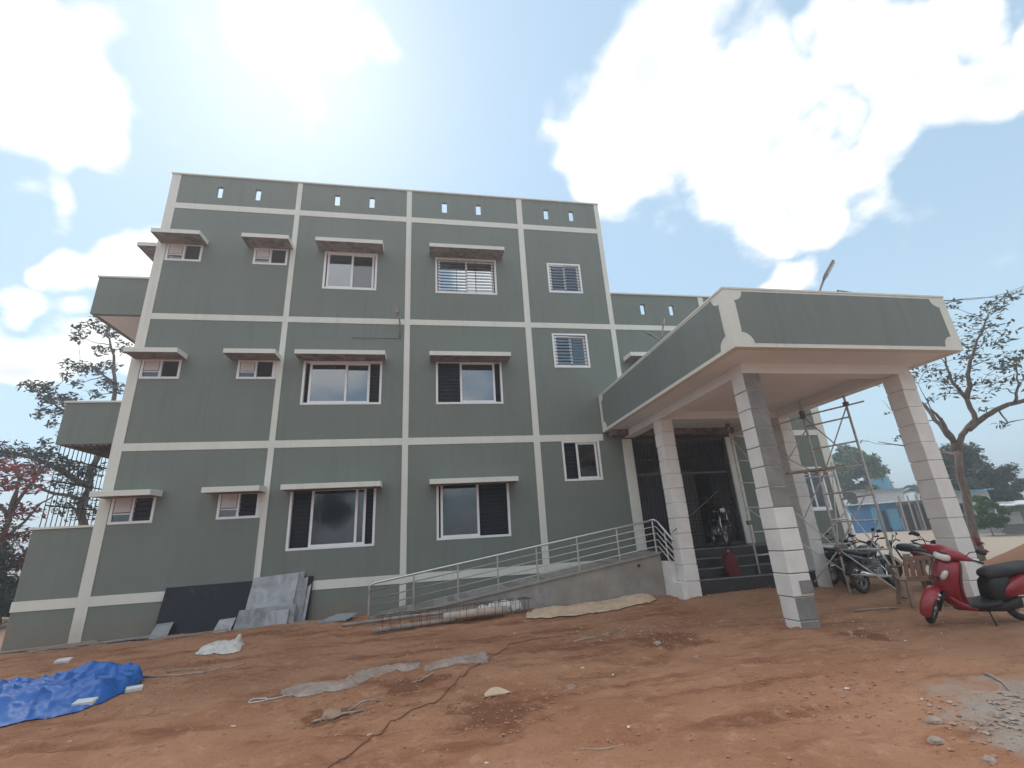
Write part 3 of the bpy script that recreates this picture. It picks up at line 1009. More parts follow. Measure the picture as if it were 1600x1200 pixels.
# entrance surround, lintel and grille gate
for (a, b) in ((5.375, 5.659), (8.651, 8.93)):
    s_ = MB()
    s_.box(a, b, -0.045, 0.0, 0.9 if a < 6 else 0.2, 4.10)
    s_.build('pilaster', CREAM, bld, bevel=0.006)
s_ = MB()
s_.box(5.66, 8.93, -0.055, -0.001, 4.102, 4.29)
s_.build('lintel', GATEP, bld)
gate = MB()
gx0, gx1, gz0, gz1 = 5.67, 8.64, 1.075, 4.09
for (a, b, c, d) in ((gx0, gx1, gz0, gz0 + 0.06), (gx0, gx1, gz1 - 0.06, gz1), (gx0, gx0 + 0.06, gz0 + 0.06, gz1 - 0.06), (gx1 - 0.06, gx1, gz0 + 0.06, gz1 - 0.06),
                     (6.62, 6.69, gz0 + 0.06, gz1 - 0.06), (gx0 + 0.06, gx1 - 0.06, 3.05, 3.11)):
    gate.box(a, b, 0.08 if c != 3.05 else 0.082, 0.12 if c != 3.05 else 0.118, c, d)
gate = gate.build('entrance_gate', BLACKM, bld)
g = MB()
x = gx0 + 0.12
while x < gx1 - 0.08:
    if not (7.55 < x < 7.98):
        g.box(x - 0.007, x + 0.007, 0.093, 0.107, gz0 + 0.06, 3.05)
    g.box(x - 0.007, x + 0.007, 0.093, 0.107, 3.11, gz1 - 0.06)
    x += 0.085
g.build('upright_bars', BLACKM, gate)
g = MB()
for z in (1.35, 1.45, 1.55, 1.65, 1.75, 1.85, 2.2, 2.3, 3.5, 3.6):
    for (a, b) in (((6.75, 7.5), (8.02, 8.5)) if z < 3 else ((5.75, 8.5),)):
        g.box(a, b, 0.108, 0.116, z - 0.007, z + 0.007)
g.build('cross_bars', BLACKM, gate)
g = MB()
g.box(5.735, 6.615, 0.125, 0.135, 1.14, 3.04)
g.build('door_leaf', DARKBAR, gate)
# pale tiled hall behind the gate and an inner doorway
g = MB()
g.box(6.7, 8.6, 1.9, 1.98, 1.065, 3.4)
g.build('hall_screen', INNER, bld)
g = MB()
g.box(7.5, 8.05, 1.84, 1.899, 1.07, 2.75)
g.build('inner_door', BLACKM, bld)

# ------------------------------------------------------------------ entrance canopy
PX0, PX1, PY, PZB, PZT = 4.825, 9.444, -6.177, 4.308, 5.385
por = empty('entrance_canopy', (0, 0, 0))
tag(por, 'entrance canopy with scalloped green fascia on four white block pillars', 'canopy')
f_ = MB()
f_.box(PX0, PX1, PY, PY + 0.14, PZB, PZT)
f_.build('fascia', CREAM, por, bevel=0.006)
f_ = MB()
f_.box(PX0 + 0.0005, PX0 + 0.14, PY + 0.14, -0.02, PZB, PZT - 0.0005)
f_.build('fascia', CREAM, por, bevel=0.006)
f_ = MB()
f_.box(PX1 - 0.14, PX1 - 0.0005, PY + 0.14, -0.02, PZB, PZT - 0.0005)
f_.build('fascia', CREAM, por, bevel=0.006)
f_ = MB()
f_.box(PX0 - 0.01, PX1 + 0.01, PY - 0.01, PY + 0.17, PZT + 0.001, PZT + 0.035)
f_.box(PX0 - 0.01, PX0 + 0.17, PY + 0.17, -0.02, PZT + 0.0015, PZT + 0.034)
f_.box(PX1 - 0.17, PX1 + 0.01, PY + 0.17, -0.02, PZT + 0.0015, PZT + 0.034)
f_.build('coping', CREAM, por)
f_ = MB()
f_.box(PX0 + 0.141, PX1 - 0.141, PY + 0.141, -0.02, PZB + 0.012, PZB + 0.15)
f_.build('roof_slab', SOFFIT, por)

def scallop(a0, a1, b0, b1, rt, rb_):
    pts = []
    def arc(cx, cy, r, t0, t1):
        for k in range(9):
            t = t0 + (t1 - t0) * k / 8
            pts.append((cx + r * math.cos(t), cy + r * math.sin(t)))
    P = math.pi
    # lower left, lower right, upper right, upper left: concave bites with a small shoulder
    pts.append((a0, b0 + rb_ + 0.04))
    arc(a0 - 0.01, b0 - 0.01, rb_, P / 2, 0)
    arc(a1 + 0.01, b0 - 0.01, rb_, P, P / 2)
    pts.append((a1, b0 + rb_ + 0.04))
    pts.append((a1, b1 - rt - 0.04))
    arc(a1 + 0.01, b1 + 0.01, rt, -P / 2, -P)
    arc(a0 - 0.01, b1 + 0.01, rt, 0, -P / 2)
    pts.append((a0, b1 - rt - 0.04))
    return pts
pn = MB()
pn.prism(scallop(PX0 + 0.19, PX1 - 0.19, PZB + 0.085, PZT - 0.05, 0.17, 0.20), lambda a, b, t: (a, t, b), PY - 0.006, PY + 0.004)
pn.build('fascia_panel', FASCIA, por, fix=True)
for x, sg in ((PX0, -1), (PX1, 1)):
    pn = MB()
    pn.prism(scallop(PY + 0.19, -0.20, PZB + 0.085, PZT - 0.05, 0.17, 0.20), lambda a, b, t: (t, a, b), x + sg * 0.006, x - sg * 0.004)
    pn.build('fascia_panel', FASCIA, por, fix=True)

PW = 0.34
PIL = [(5.42, -5.45), (5.44, -2.2), (8.75, -5.45), (8.75, -2.2)]
BEAMZ = 4.13
# beams over the pillars
for (a, b, c, d) in ((5.44, 9.07, -5.43, -5.13), (5.44, 9.07, -2.18, -1.88)):
    f_ = MB()
    f_.box(a, b, c, d, BEAMZ, PZB + 0.013)
    f_.build('beam', SOFFIT, por, bevel=0.006)
for (a, b) in ((5.46, 5.76), (8.77, 9.07)):
    f_ = MB()
    f_.box(a, b, -5.129, -2.181, BEAMZ + 0.003, PZB + 0.0135)
    f_.build('beam', SOFFIT, por, bevel=0.006)
    f_ = MB()
    f_.box(a, b, -1.879, -0.06, BEAMZ + 0.003, PZB + 0.0135)
    f_.build('beam', SOFFIT, por, bevel=0.006)
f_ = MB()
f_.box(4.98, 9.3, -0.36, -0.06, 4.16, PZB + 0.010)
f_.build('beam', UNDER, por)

BH = 0.335
for pi_, (x0, y0) in enumerate(PIL):
    core = MB()
    core.box(x0 + 0.018, x0 + PW - 0.018, y0 + 0.018, y0 + PW - 0.018, -0.3, BEAMZ - 0.001)
    core = core.build('pillar', CEMENT if pi_ == 0 else BLOCKW, por)
    zt = BEAMZ - 0.002
    k = 0
    while zt > -0.05:
        zb = max(zt - BH + 0.014, -0.15)
        j = [random.uniform(-0.006, 0.006) for _ in range(4)]
        mi = [0] * 6
        if pi_ == 0 and (k <= 6 or k >= 11):
            mi = [0, 0, 1, 1, 0, 0]
        ex = 0.012 if (pi_ == 0 and 7 <= k <= 10) else 0.0
        bk = MB()
        bk.box(x0 + j[0] - ex, x0 + PW + j[1] + ex, y0 + j[2] - ex, y0 + PW + j[3] + ex, zb, zt, mi)
        bk.build('block', [BLOCKW, CEMENT], core, bevel=0.010)
        if pi_ == 0 and k == 10:
            pt = MB()
            pt.box(x0 + 0.13, x0 + PW + 0.01, y0 - 0.022, y0 - 0.013, zb + 0.03, zb + 0.22)
            pt.build('cement_patch', CEMENT, core)
        zt -= BH
        k += 1

# ------------------------------------------------------------------ ramp, landing and steps
ramp = empty('wheelchair_ramp', (0, 0, 0))
tag(ramp, 'sloping grey cement ramp along the front wall up to the entrance', 'ramp')
def rz_(x):
    return 0.10 + (x + 1.35) * (1.055 - 0.10) / (5.30 + 1.35)
w_ = MB()
vs = [(-1.35, -1.47, -0.3), (5.30, -1.47, -0.3), (5.30, -0.05, -0.3), (-1.35, -0.05, -0.3),
      (-1.35, -1.47, rz_(-1.35)), (5.30, -1.47, rz_(5.30)), (5.30, -0.05, rz_(5.30)), (-1.35, -0.05, rz_(-1.35))]
w_.hexa(vs)
w_.build('ramp_wall', CEMENT2, ramp)
e_ = MB()
vs = [(-1.35, -1.51, rz_(-1.35) - 0.035), (5.31, -1.51, rz_(5.31) - 0.035), (5.31, -1.43, rz_(5.31) - 0.035), (-1.35, -1.43, rz_(-1.35) - 0.035),
      (-1.35, -1.51, rz_(-1.35) + 0.022), (5.31, -1.51, rz_(5.31) + 0.022), (5.31, -1.43, rz_(5.31) + 0.022), (-1.35, -1.43, rz_(-1.35) + 0.022)]
e_.hexa(vs)
e_.build('edge_strip', CEMENT2, ramp, bevel=0.006)
x = -1.32
k = 0
while x < 5.26:
    wd = 0.148
    t_ = MB()
    y1 = -0.08 - random.uniform(0, 0.02)
    dz = random.uniform(0.012, 0.020)
    vs = []
    for zo in (0.002, dz):
        for (xx, yy) in ((x, -1.428), (x + wd - 0.008, -1.428), (x + wd - 0.008, y1), (x, y1)):
            vs.append((xx, yy, rz_(xx) + zo))
    t_.hexa(vs)
    t_.build('tile', TILE if random.random() < 0.7 else TILE2, ramp)
    x += wd
    k += 1
pt = MB()
pt.prism([(1.88, 0.05), (2.62, 0.05), (2.60, 0.16), (2.50, 0.20), (2.46, 0.50), (1.93, 0.42)], lambda a, b, t: (a, t, b), -1.474, -1.465)
pt.build('plaster_patch', CEMENT2 if False else MAT['ramp_tile'], ramp, fix=True)
pj = MB()
pj.box(3.86, 3.866, -1.4725, -1.4695, 0.05, rz_(3.86) - 0.04)
pj.build('joint', CEMENT, ramp)
ck = MB()
ck.tube([(4.72, -1.468, 0.80), (4.72, -1.50, 0.80)], 0.035, 10)
ck.build('drain_pipe', BLACKP, ramp)

steps = empty('entrance_steps', (0, 0, 0))
tag(steps, 'black granite entrance steps under the canopy', 'steps')
lv = [(1.075, -1.40), (0.87, -1.65), (0.67, -1.90), (0.465, -2.15)]
for i, (z, y) in enumerate(lv):
    nxt = lv[i + 1][0] if i < 3 else -0.2
    yb = -0.046 if i == 0 else lv[i - 1][1]
    s_ = MB()
    s_.box(5.80 if i else 5.312, 8.74, y, yb - (0.002 if i else 0), nxt - 0.03 if i < 3 else -0.2, z - 0.03)
    st = s_.build('step', STEPG, steps)
    s_ = MB()
    s_.box(5.80 if i else 5.312, 8.74, y - 0.025, yb - (0.002 if i else 0), z - 0.03, z, [0, 1, 2, 0, 0, 0])
    s_.build('tread', [STEPG, STEPG, NOSING], st, bevel=0.004)
ck = MB()
ck.box(5.311, 5.45, -1.86, -1.40, -0.2, 0.86)
ck.box(5.312, 5.45, -2.25, -1.861, -0.2, 0.44)
ck.build('cheek_wall', BLOCKW, steps, bevel=0.01)
ck = MB()
ck.box(5.451, 5.80, -1.858, -1.402, -0.2, 0.65)
ck.build('cheek_fill', CEMENT, steps)

# stainless handrail
rail = empty('handrail', (-1.33, -1.47, 0))
rail.location = (0, 0, 0)
tag(rail, 'stainless steel handrail with four rails beside the ramp', 'handrail')
def rt(x):
    return 0.83 + (x + 1.33) * 0.1467
Y = -1.47
tr_ = MB()
pts = [(-1.33, Y, 0.62), (-1.33, Y, 0.76), (-1.30, Y, 0.815), (-1.22, Y, rt(-1.22))]
pts += [(5.10, Y, rt(5.10)), (5.20, Y, 1.80), (5.26, Y - 0.03, 1.80), (5.30, Y - 0.12, 1.75), (5.34, -2.12, 1.31)]
tr_.tube(pts, 0.025, 10)
tr_.build('top_rail', STEEL, rail, smooth=True)
for o_ in (0.15, 0.30, 0.45, 0.60):
    t_ = MB()
    t_.tube([(-1.33, Y, rt(-1.33) - o_), (5.18, Y, rt(5.18) - o_), (5.27, Y - 0.06, 1.79 - o_), (5.33, -2.12, 1.32 - o_)], 0.011, 8)
    t_.build('rail', STEEL, rail, smooth=True)
for x in (-1.33, -0.42, 0.52, 1.40, 2.30, 3.28, 4.28, 5.22):
    t_ = MB()
    t_.tube([(x, Y - 0.001, rz_(x) + 0.0), (x, Y - 0.001, rt(x) - 0.01)], 0.019 if x > -1.3 else 0.024, 10)
    t_.tube([(x, Y - 0.001, rz_(x) + 0.0), (x, Y - 0.001, rz_(x) + 0.025)], 0.04, 10)
    t_.build('post', STEEL, rail, smooth=False)
t_ = MB()
t_.tube([(5.325, -1.80, 0.86), (5.325, -1.80, 1.5)], 0.019, 10)
t_.build('post', STEEL, rail)

# ------------------------------------------------------------------ lamps and cables
def street_lamp(name, label, pts, head_dir, size, cat, extra=None, up=None):
    root = empty(name, pts[0])
    tag(root, label, cat)
    P0 = Vector(pts[0])
    p_ = MB()
    p_.tube([Vector(p) - P0 for p in pts], 0.022, 8)
    p_.build('pole', LAMPG, root, smooth=True)
    d = Vector(head_dir).normalized()
    e = Vector(pts[-1]) - P0
    side = d.cross(Vector(up) if up else Vector((0, 0, 1))).normalized()
    nrm = side.cross(d).normalized()
    Mx = Matrix((side, d, nrm)).transposed()
    lx, ly, lz = size
    h = MB()
    prof = [(-lx * 0.45, -0.02), (-lx, ly * 0.18), (-lx, ly), (lx, ly), (lx, ly * 0.18), (lx * 0.45, -0.02)]
    h.prism(prof, lambda a, b, t: e + Mx @ Vector((a, b, t)), -lz, lz)
    hd = h.build('lamp_head', LAMPG, root, fix=True, bevel=0.008)
    f = MB()
    f.prism([(-lx * 0.8, ly * 0.28), (-lx * 0.8, ly * 0.94), (lx * 0.8, ly * 0.94), (lx * 0.8, ly * 0.28)], lambda a, b, t: e + Mx @ Vector((a, b, t)), -lz - 0.004, -lz + 0.002)
    f.build('lens', LAMPF, hd, fix=True)
    return root

street_lamp('street_lamp', 'grey lamp on a short leaning pole standing on the canopy roof', [(7.25, -5.45, 4.46), (7.30, -5.52, 5.55), (7.42, -5.76, 5.97)], (0.55, -0.62, 1.05), (0.075, 0.36, 0.022), 'lamp')
street_lamp('flood_lamp', 'flood lamp pointing up from the left edge of the canopy', [(4.90, -3.87, 5.39), (4.93, -3.88, 5.62), (4.97, -3.91, 5.80)], (0.15, -0.1, 0.7), (0.05, 0.18, 0.018), 'lamp')
street_lamp('flood_lamp', 'flood lamp tilted left on the left edge of the canopy', [(4.90, -3.83, 5.39), (4.86, -3.82, 5.52), (4.74, -3.77, 5.64)], (-0.5, 0.3, 0.48), (0.05, 0.19, 0.018), 'lamp')
street_lamp('wall_lamp', 'small lamp on a bent bracket fixed to the upper wall band', [(-0.92, -0.02, 7.18), (-0.92, -0.02, 7.50), (-0.93, -0.12, 7.66), (-0.97, -0.28, 7.80)], (-0.12, -0.35, 0.42), (0.055, 0.22, 0.02), 'lamp')
cd_ = MB()
cd_.tube([(-2.22, -0.013, 7.17), (-0.96, -0.013, 7.18), (-0.925, -0.013, 7.20)], 0.011, 6)
tag(cd_.build('conduit_pipe', LAMPG), 'thin grey conduit running along the wall to the small lamp', 'pipe')
w_ = MB()
pts = []
A, B = Vector((9.0, -4.6, 6.45)), Vector((30.0, 3.4, 12.4))
for k in range(21):
    t = k / 20
    p = A.lerp(B, t)
    p.z -= 0.55 * 4 * t * (1 - t)
    pts.append(p)
w_.tube(pts, 0.012, 5)
w_.tube([p + Vector((0.02, 0.0, -0.05 - 0.1 * math.sin(i * 0.5))) for i, p in enumerate(pts)], 0.009, 5)
w_.tube([Vector((9.0, -4.6, 6.45)), Vector((9.02, -4.5, 5.9)), Vector((9.05, -4.4, 4.47))], 0.02, 6)
tag(w_.build('overhead_wire', WIRE), 'black overhead wires running from the canopy roof to the right', 'wire')

# ------------------------------------------------------------------ scaffold under the canopy
sc = empty('scaffold', (8.2, -2.7, 0.05))
tag(sc, 'steel pipe scaffold with ladder frames and cross braces under the canopy', 'scaffold')
S0 = Vector((8.2, -2.7, 0.05))
def sp(a, b, r, name, mt=None, n=8):
    g = MB()
    g.tube([Vector(a) - S0, Vector(b) - S0], r, n)
    return g.build(name, mt or GALV, sc, smooth=True)
P1 = Vector((7.46, -1.95, 0.20)); U = Vector((0.86, 0.30, 0))
P1b = P1 + Vector((0.98, 0.34, -0.02))
P2 = Vector((8.64, -3.10, 0.06)); P3 = Vector((8.97, -3.99, 0.05))
P4 = P3 + Vector((0.75, 1.55, 0.0))
for p, top, mt in ((P1, 4.26, GALV), (P1b, 4.1, GALV), (P2, 4.28, GALV), (P3, 4.29, GALV), (P4, 2.9, GALV)):
    sp(p, (p.x, p.y, top), 0.024, 'pole', mt)
    sp(p - Vector((0, 0, 0.03)), p + Vector((0, 0, 0.02)), 0.06, 'foot', GALVD)
def lift(p, z):
    return Vector((p.x, p.y, z))
for z in (0.34, 0.86, 1.38, 1.95, 2.55, 3.1, 3.72):
    sp(lift(P1, z), lift(P1b, z), 0.017, 'rung')
for z in (0.43, 0.93, 1.5, 2.1, 2.62, 3.12, 3.66, 3.92):
    ext = (P3 - P2).normalized() * (0.35 if z > 3.8 else 0)
    sp(lift(P2, z), lift(P3, z) + ext, 0.018, 'rung')
sp(lift(P2, 1.55), lift(P4, 1.55), 0.018, 'rung')
sp(lift(P3, 2.0), lift(P4, 2.0), 0.018, 'rung')
sp(lift(P1b, 2.58), lift(P4, 2.58), 0.018, 'rung')
sp(lift(P1b, 1.0), lift(P4, 1.0), 0.018, 'rung')
sp(lift(P1b, 3.9), lift(P2, 3.9), 0.018, 'rung')
for (a, za, b, zb) in ((P2, 0.93, P1b, 2.4), (P2, 2.4, P1b, 0.6), (P2, 0.93, P3, 2.2), (P2, 2.35, P3, 3.9), (P3, 0.10, P2, 0.93), (P1b, 3.6, P2, 2.55), (P2, 3.6, P1b, 2.3), (P1, 1.95, P2, 0.5),
                       (P2, 0.93, P1b + Vector((0, -0.8, 0)), 0.25), (P2, 0.93, P4, 2.9), (P3, 0.45, P4, 1.9), (P1b, 0.4, P4, 1.7), (P4, 0.3, P3, 1.6), (P1b, 2.6, P4, 2.7), (P2, 3.9, P3, 2.5), (P1, 3.72, P1b, 2.6)):
    sp(lift(a, za), lift(b, zb), 0.014, 'brace')
for (p, z) in ((P1, 4.0), (P1, 3.85), (P2, 4.0), (P2, 3.9), (P3, 3.95), (P1, 1.6), (P2, 0.93)):
    g = MB()
    g.box(p.x - S0.x - 0.045, p.x - S0.x + 0.045, p.y - S0.y - 0.045, p.y - S0.y + 0.045, z - S0.z - 0.05, z - S0.z + 0.05)
    g.build('coupler', GALVD, sc, bevel=0.012)
g = MB()
d = (lift(P3, 2.62) - lift(P1b, 2.62)).normalized()
n_ = Vector((-d.y, d.x, 0))
a = Vector((8.05, -2.85, 2.60)) - S0
b = Vector((9.05, -3.35, 2.64)) - S0
dd = (b - a).normalized(); nn = Vector((-dd.y, dd.x, 0)).normalized()
g.hexa([a - nn * 0.12, b - nn * 0.12, b + nn * 0.12, a + nn * 0.12] + [q + Vector((0, 0, 0.05)) for q in (a - nn * 0.12, b - nn * 0.12, b + nn * 0.12, a + nn * 0.12)])
g.build('plank', PALER, sc, bevel=0.006)

# loose prop leaning against the back pillar
pr = MB()
def W0(u, v, d):
    r = ray(u, v)
    t = d / math.hypot(r.x, r.y)
    return Vector((CAM.x + r.x * t, CAM.y + r.y * t, CAM.z + r.z * t))
pr.tube([W0(1051, 831, 11.42), W0(1122, 767, 13.6)], 0.011, 6)
tag(pr.build('bamboo_pole', GALVD), 'thin dark pole slanting across the gate beside the pillar', 'pole')

# ------------------------------------------------------------------ vehicles
def ring(cx, cz, hw, hh, n=16, e=2.6, x=None, tilt=0.0, cy=0.0):
    """superellipse in the local y-z plane at x=cx, centred cz; tilt shears x with z"""
    out = []
    for k in range(n):
        t = 2 * math.pi * k / n
        c, s = math.cos(t), math.sin(t)
        yy = hw * math.copysign(abs(c) ** (2 / e), c)
        zz = hh * math.copysign(abs(s) ** (2 / e), s)
        out.append(Vector((cx + tilt * zz, cy + yy, cz + zz)))
    return out

def subsurf(o, lv=1):
    s = o.modifiers.new('sub', 'SUBSURF')
    s.levels = lv
    s.render_levels = lv
    return o

def wheel(parent, c, rad, wid, rimmat, spokes=6, name='wheel', steer=0.0, hub=0.05):
    ax = Vector((math.sin(-steer), math.cos(steer), 0))
    t = MB()
    t.torus(c, ax, rad - wid * 0.5, wid * 0.5, 36, 10, squash=1.0)
    w = t.build(name, RUBBER, parent, smooth=True)
    r = MB()
    r.torus(c, ax, rad - wid * 0.95, wid * 0.16, 36, 6, squash=2.0)
    c = Vector(c)
    r.tube([c - ax * hub, c + ax * hub], 0.045, 14)
    a = Vector((0, 0, 1)); b = ax.cross(a)
    for k in range(spokes):
        th = 2 * math.pi * k / spokes
        q = (a * math.cos(th) + b * math.sin(th))
        r.tube([c + q * 0.03, c + q * (rad - wid * 0.9)], 0.012 if spokes < 10 else 0.004, 6)
    r.build('rim', rimmat, w, smooth=True)
    return w

def scooter(label, loc, heading, lean):
    root = empty('scooter', loc)
    tag(root, label, 'scooter')
    h = Vector(heading).normalized()
    rz = math.atan2(h.y, h.x)
    root.rotation_euler = (Matrix.Rotation(rz, 4, 'Z') @ Matrix.Rotation(lean, 4, 'X')).to_euler()
    # local: +x forward, +y left, z up ; wheels at x=+0.62, -0.62
    wheel(root, (0.62, 0, 0.225), 0.225, 0.095, ALU, 5, 'front_wheel', steer=0.10)
    wheel(root, (-0.60, 0, 0.225), 0.225, 0.10, ALU, 5, 'rear_wheel')
    # front mudguard
    g = MB()
    rings = []
    for k in range(11):
        t = R(-12 + 150 * k / 10)
        cx, cz = 0.62 + 0.245 * math.cos(t), 0.235 + 0.245 * math.sin(t)
        wd = 0.062 + 0.022 * math.sin(math.pi * k / 10)
        nrm = Vector((math.cos(t), 0, math.sin(t)))
        rr = []
        for j in range(12):
            q = 2 * math.pi * j / 12
            rr.append(Vector((cx, 0, cz)) + nrm * (0.030 * math.sin(q) + 0.03 + 0.02 * math.sin(math.pi * k / 10)) + Vector((0, wd * math.cos(q), 0)))
        rings.append(rr)
    g.loft(rings)
    subsurf(g.build('front_mudguard', REDP, root, smooth=True))
    st = MB()
    st.prism([(-0.045, 0), (0.02, 0.05), (0.055, 0.02), (0.01, -0.015), (0.05, -0.06), (0.02, -0.07)], lambda a, b, t: Vector((0.70, 0, 0.47)) + Vector((0.07 * 0 - b * 0.35, a + 0.045, b * 0.75)) + Vector((t, t * 0.6, t * 0.6)), 0.018, 0.022)
    st.build('sticker', LENS, root, fix=True)
    fk = MB()
    for s in (-1, 1):
        fk.tube([(0.62, s * 0.075, 0.22), (0.50, s * 0.085, 0.52)], 0.020, 8)
    fk.build('fork', BLACKP, root, smooth=True)
    # leg shield: wide curved apron
    def apron(xf, off):
        out = []
        prof = [(0.24, 0.33, 0.11), (0.34, 0.41, 0.150), (0.48, 0.47, 0.195), (0.63, 0.485, 0.222), (0.76, 0.46, 0.228), (0.86, 0.415, 0.20), (0.925, 0.385, 0.13)]
        rings = []
        for (z, x, hw) in prof:
            rr = []
            for j in range(13):
                a = -1 + 2 * j / 12
                rr.append(Vector((x + xf - 0.135 * abs(a) ** 2.0 + 0.05 * (1 - abs(a)) , a * hw, z)))
            for j in range(13):
                a = 1 - 2 * j / 12
                rr.append(Vector((x + xf - 0.135 * abs(a) ** 2.0 - off, a * (hw - 0.012), z)))
            rings.append(rr)
        return rings
    g = MB()
    g.loft(apron(0.0, 0.07))
    subsurf(g.build('leg_shield', REDP, root, smooth=True))
    # dark crease/vents and indicator lenses on the apron
    for s in (-1, 1):
        g = MB()
        g.loft([ring(0.0, 0, 0.001, 0.001, 10), ring(0.005, 0, 0.026, 0.055, 10), ring(0.030, 0, 0.024, 0.052, 10), ring(0.045, 0, 0.008, 0.02, 10)])
        o = g.build('indicator', LENS, root, smooth=True)
        o.location = (0.455, s * 0.125, 0.71)
        o.scale = (1.3, 1.45, 1.45)
        o.rotation_euler = (s * R(-28), 0, s * R(30))
        g = MB()
        g.obox((0.515, s * 0.045, 0.665), 0.018, 0.030, 0.007, Matrix.Rotation(s * R(-20), 3, 'X'))
        g.obox((0.512, s * 0.055, 0.625), 0.018, 0.018, 0.006, Matrix.Rotation(s * R(-20), 3, 'X'))
        g.build('air_vent', BLACKP, root, bevel=0.004)
    for s in (-1, 1):
        g = MB()
        g.tube([(0.458, s * 0.030, 0.885), (0.515, s * 0.062, 0.76), (0.533, s * 0.075, 0.62), (0.508, s * 0.055, 0.46), (0.45, s * 0.03, 0.35)], 0.0045, 5)
        g.build('panel_seam', BLACKP, root, smooth=True)
        g = MB()
        g.tube([(0.275, s * 0.205, 0.87), (0.32, s * 0.231, 0.76), (0.35, s * 0.225, 0.64), (0.335, s * 0.199, 0.49), (0.285, s * 0.155, 0.35)], 0.007, 6)
        g.build('edge_trim', BLACKP, root, smooth=True)
        g = MB()
        g.tube([(0.30, s * 0.16, 1.0), (0.38, s * 0.12, 0.93), (0.40, s * 0.05, 0.80)], 0.005, 5)
        g.build('brake_cable', BLACKP, root, smooth=True)
    # inner leg panel
    g = MB()
    g.loft([ring(0.30, 0.36, 0.12, 0.03, 12, 4), ring(0.315, 0.55, 0.17, 0.03, 12, 4), ring(0.31, 0.78, 0.17, 0.03, 12, 4)])
    g.build('inner_panel', BLACKP, root, smooth=True)
    # handlebar cowl with headlamp
    g = MB()
    ck = MB()
    rings = []
    for (y, hx, hz, dz) in ((-0.30, 0.022, 0.020, -0.015), (-0.24, 0.035, 0.032, -0.01), (-0.16, 0.075, 0.062, 0.0), (-0.08, 0.105, 0.085, 0.005), (0, 0.115, 0.092, 0.008), (0.08, 0.105, 0.085, 0.005), (0.16, 0.075, 0.062, 0), (0.24, 0.035, 0.032, -0.01), (0.30, 0.022, 0.020, -0.015)):
        rr = []
        for j in range(14):
            q = 2 * math.pi * j / 14
            c, s = math.cos(q), math.sin(q)
            rr.append(Vector((0.335 + (hx * c if c < 0 else hx * 1.25 * c) - 0.3 * hz * s - abs(y) * 0.25, y, 1.0 + dz + hz * s)))
        rings.append(rr)
    g.loft(rings)
    subsurf(g.build('handlebar_cowl', REDP, root, smooth=True))
    g = MB()
    rings = []
    for (x, hy, hz) in ((0.40, 0.105, 0.050), (0.455, 0.100, 0.052), (0.482, 0.085, 0.042), (0.494, 0.05, 0.022)):
        rings.append([Vector((x - 0.16 * abs(p.y) - 0.2 * (p.z - 0.965), p.y, p.z)) for p in ring(0, 0.972, hy, hz, 18, 3.2)])
    g.loft(rings)
    g.build('headlamp', LENS, root, smooth=True)
    g = MB()
    g.loft([ring(0.44, 1.045, 0.06, 0.014, 10), ring(0.455, 1.04, 0.055, 0.012, 10), ring(0.465, 1.036, 0.02, 0.004, 10)])
    g.build('badge', REDD, root, smooth=True)
    for s in (-1, 1):
        g = MB()
        g.tube([(0.27, s * 0.28, 0.985), (0.225, s * 0.40, 0.975)], 0.017, 10)
        g.build('grip', BLACKP, root, smooth=True)
        g = MB()
        g.tube([(0.30, s * 0.27, 0.99), (0.32, s * 0.36, 0.982), (0.29, s * 0.42, 0.975)], 0.006, 6)
        g.build('brake_lever', CHROME, root, smooth=True)
        g = MB()
        g.tube([(0.30, s * 0.22, 1.02), (0.29, s * 0.26, 1.10), (0.28, s * 0.33, 1.135)], 0.006, 6)
        mi = g.build('mirror', BLACKP, root, smooth=True)
        g = MB()
        g.loft([[Vector((0.275 + dx, s * 0.37 + p.y, 1.145 + p.z)) for p in ring(0, 0, hw, hh, 14, 2.4)] for dx, hw, hh in ((-0.012, 0.05, 0.028), (0.0, 0.062, 0.036), (0.02, 0.05, 0.028), (0.028, 0.02, 0.012))])
        g.build('mirror_head', BLACKP, mi, smooth=True)
    g = MB()
    g.loft([ring(0.44, 0.40, 0.10, 0.05, 14, 2.6), ring(0.36, 0.31, 0.155, 0.075, 14, 2.8), ring(0.22, 0.245, 0.17, 0.055, 14, 3), ring(0.05, 0.232, 0.165, 0.035, 14, 3)])
    subsurf(g.build('lower_cowl', REDP, root, smooth=True))
    # floorboard and underbody
    g = MB()
    g.loft([ring(0.36, 0.30, 0.12, 0.03, 12, 5), ring(0.20, 0.275, 0.165, 0.035, 12, 5), ring(-0.10, 0.275, 0.17, 0.035, 12, 5), ring(-0.24, 0.30, 0.15, 0.05, 12, 5)])
    g.build('floorboard', BLACKP, root, smooth=True)
    g = MB()
    g.loft([ring(0.30, 0.235, 0.06, 0.04, 10, 3), ring(0.0, 0.205, 0.10, 0.045, 10, 3), ring(-0.3, 0.22, 0.12, 0.07, 10, 3), ring(-0.55, 0.28, 0.10, 0.10, 10, 3)])
    g.build('engine', BLACKP, root, smooth=True)
    # black front of the seat box
    g = MB()
    g.loft([ring(-0.16, 0.44, 0.12, 0.16, 14, 3.2), ring(-0.24, 0.47, 0.15, 0.19, 14, 3.2), ring(-0.40, 0.50, 0.15, 0.18, 14, 3.2)])
    g.build('seat_box', BLACKP, root, smooth=True)
    # red rear body
    g = MB()
